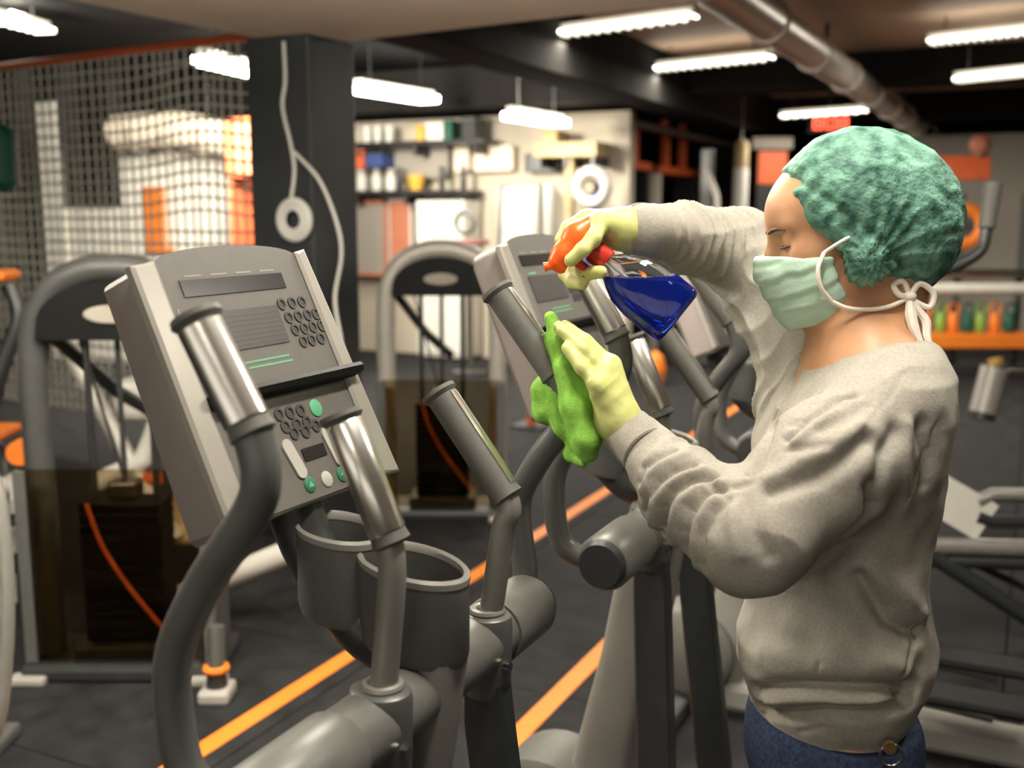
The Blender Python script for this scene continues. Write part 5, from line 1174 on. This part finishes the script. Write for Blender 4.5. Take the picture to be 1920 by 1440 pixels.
# ================================================================== SPRAY BOTTLE
SB = at(1205, 540, 1.635)
bt = thing('spray_bottle', 'clear spray bottle half full of blue liquid with orange trigger head', 'spray bottle', SB, YAW)
SBt = turned(SB)
def sp(px, py, dep): return pt(px, py, dep)-SBt
N0, N1 = sp(1128, 482, 1.642), sp(1274, 596, 1.628)
axb = N1-N0; Lb = float(np.linalg.norm(axb)); axb /= Lb
sdv = np.cross(axb, np.array([0, 1.0, 0])); sdv /= np.linalg.norm(sdv); dpv = np.cross(axb, sdv)
def bottle_rings(sc, t0=0.0):
    R_ = []
    for t_, w_, h_ in ((0.0, 0.0135, 0.0135), (0.06, 0.0135, 0.0135), (0.10, 0.016, 0.015), (0.20, 0.031, 0.022), (0.36, 0.044, 0.028), (0.55, 0.0490, 0.0310), (0.75, 0.0500, 0.0315), (0.94, 0.0490, 0.0310), (0.985, 0.0465, 0.0290), (1.0, 0.0405, 0.0240)):
        if t_ < t0: continue
        c = N0+axb*Lb*t_
        if sc < 1: c = c-axb*0.0025*(t_-0.5)*2
        R_.append([c+sdv*(w_-(0 if sc == 1 else 0.0016))*math.copysign(abs(math.cos(q))**0.72, math.cos(q))+dpv*(h_-(0 if sc == 1 else 0.0016))*math.copysign(abs(math.sin(q))**0.72, math.sin(q)) for q in [2*math.pi*k/36 for k in range(36)]])
    return R_
MB().loft(bottle_rings(1)).build('bottle_shell', M['clear_plastic'], bt, True, 60)
lm = MB().loft(bottle_rings(0.96, 0.05))
bmq = bmesh.new(); tmp = bpy.data.meshes.new('liquid'); tmp.from_pydata(lm.v, [], lm.f); bmq.from_mesh(tmp)
bmesh.ops.triangulate(bmq, faces=[f for f in bmq.faces if len(f.verts) > 4])
lev = sp(1200, 522, 1.635)
r_ = bmesh.ops.bisect_plane(bmq, geom=bmq.verts[:]+bmq.edges[:]+bmq.faces[:], plane_co=lev, plane_no=(0.06, 0, 1), clear_outer=True)
bmesh.ops.holes_fill(bmq, edges=[e for e in bmq.edges if e.is_boundary]); bmesh.ops.recalc_face_normals(bmq, faces=bmq.faces[:]); bmq.to_mesh(tmp); bmq.free()
link('blue_liquid', tmp, M['liquid_blue'], bt, True, 60)
MB().tube([N0+axb*Lb*0.02, N0+axb*Lb*0.5, N0+axb*Lb*0.93+sdv*0.012], 0.0025, 8, 4).build('dip_tube', M['white_plastic'], bt)
def head_sdf_(P):
    d = chain(P, [sp(1106, 424, 1.648), sp(1082, 442, 1.642), sp(1056, 476, 1.640), sp(1044, 492, 1.640)], [0.017, 0.0205, 0.0165, 0.0135], 0.01)
    d = smin(d, rc(P, sp(1090, 450, 1.642), sp(1116, 472, 1.642), 0.016, 0.015), 0.012)
    d = smin(d, rc(P, sp(1044, 488, 1.640), sp(1052, 504, 1.640), 0.010, 0.008), 0.006)
    return d
soft('trigger_head', head_sdf_, sp(1080, 460, 1.64)-0.075, sp(1080, 460, 1.64)+0.075, 0.0024, M['spray_orange'], bt)
MB().tube([sp(1046, 492, 1.640), sp(1036, 497, 1.640), sp(1028, 499, 1.640), sp(1020, 501, 1.640)], [0.008, 0.0075, 0.0065, 0.0075], 12).build('nozzle', M['spray_orange'], bt)
MB().tube([sp(1074, 486, 1.638), sp(1088, 496, 1.634), sp(1098, 506, 1.634), sp(1096, 520, 1.636)], [0.008, 0.0075, 0.007, 0.006], 10, 4).build('trigger', M['spray_red'], bt)
MB().tube([N0-axb*0.018, N0-axb*0.016, N0+axb*0.010, N0+axb*0.012], [0.016, 0.0185, 0.0185, 0.017], 20).build('collar', M['spray_red'], bt)

# ================================================================== CLEANING CLOTH over the fixed handlebar
CL = at(1070, 740, 1.64); CLt = turned(CL)
def cq(px, py, dep): return pt(px, py, dep)-CLt
def cloth_sdf(P):
    fl_ = lambda pts, rs: chain(P*np.array([1, 0.72, 1], np.float32), [p*np.array([1, 0.72, 1]) for p in pts], rs, 0.01)
    d = fl_([cq(1030, 596, 1.630), cq(1046, 640, 1.625), cq(1062, 690, 1.620)], [0.010, 0.014, 0.017])
    d = smin(d, fl_([cq(1062, 690, 1.615), cq(1080, 760, 1.605), cq(1098, 822, 1.600), cq(1104, 850, 1.600)], [0.018, 0.022, 0.0235, 0.0150]), 0.010)
    d = smin(d, fl_([cq(1050, 690, 1.665), cq(1030, 730, 1.690), cq(1030, 768, 1.690), cq(1048, 790, 1.68)], [0.018, 0.026, 0.024, 0.010]), 0.012)
    d = smin(d, rc(P, cq(1040, 640, 1.650), cq(1062, 800, 1.655), 0.020, 0.022), 0.012)
    d = smin(d, fl_([cq(1085, 800, 1.64), cq(1070, 850, 1.655), cq(1095, 868, 1.62)], [0.018, 0.010, 0.008]), 0.010)
    return d
def cloth_disp(V, N):
    n = vnoise(V, 22, 21); m_ = vnoise(V, 60, 22)
    return 0.0020*np.sin(V[:, 0]*120+V[:, 2]*28+V[:, 1]*60+n*1.6)+0.0012*n+0.0006*m_
cl = soft('cleaning_cloth', cloth_sdf, np.array([-0.10, -0.10, -0.16]), np.array([0.10, 0.12, 0.15]), 0.0028, M['cloth_green'], None, 1, cloth_disp)
cl.location = [float(c) for c in CL]; cl.rotation_euler = (0, 0, YAW)
tag(cl, 'bright green microfibre cloth pressed against the handlebar by a yellow glove', 'cloth')
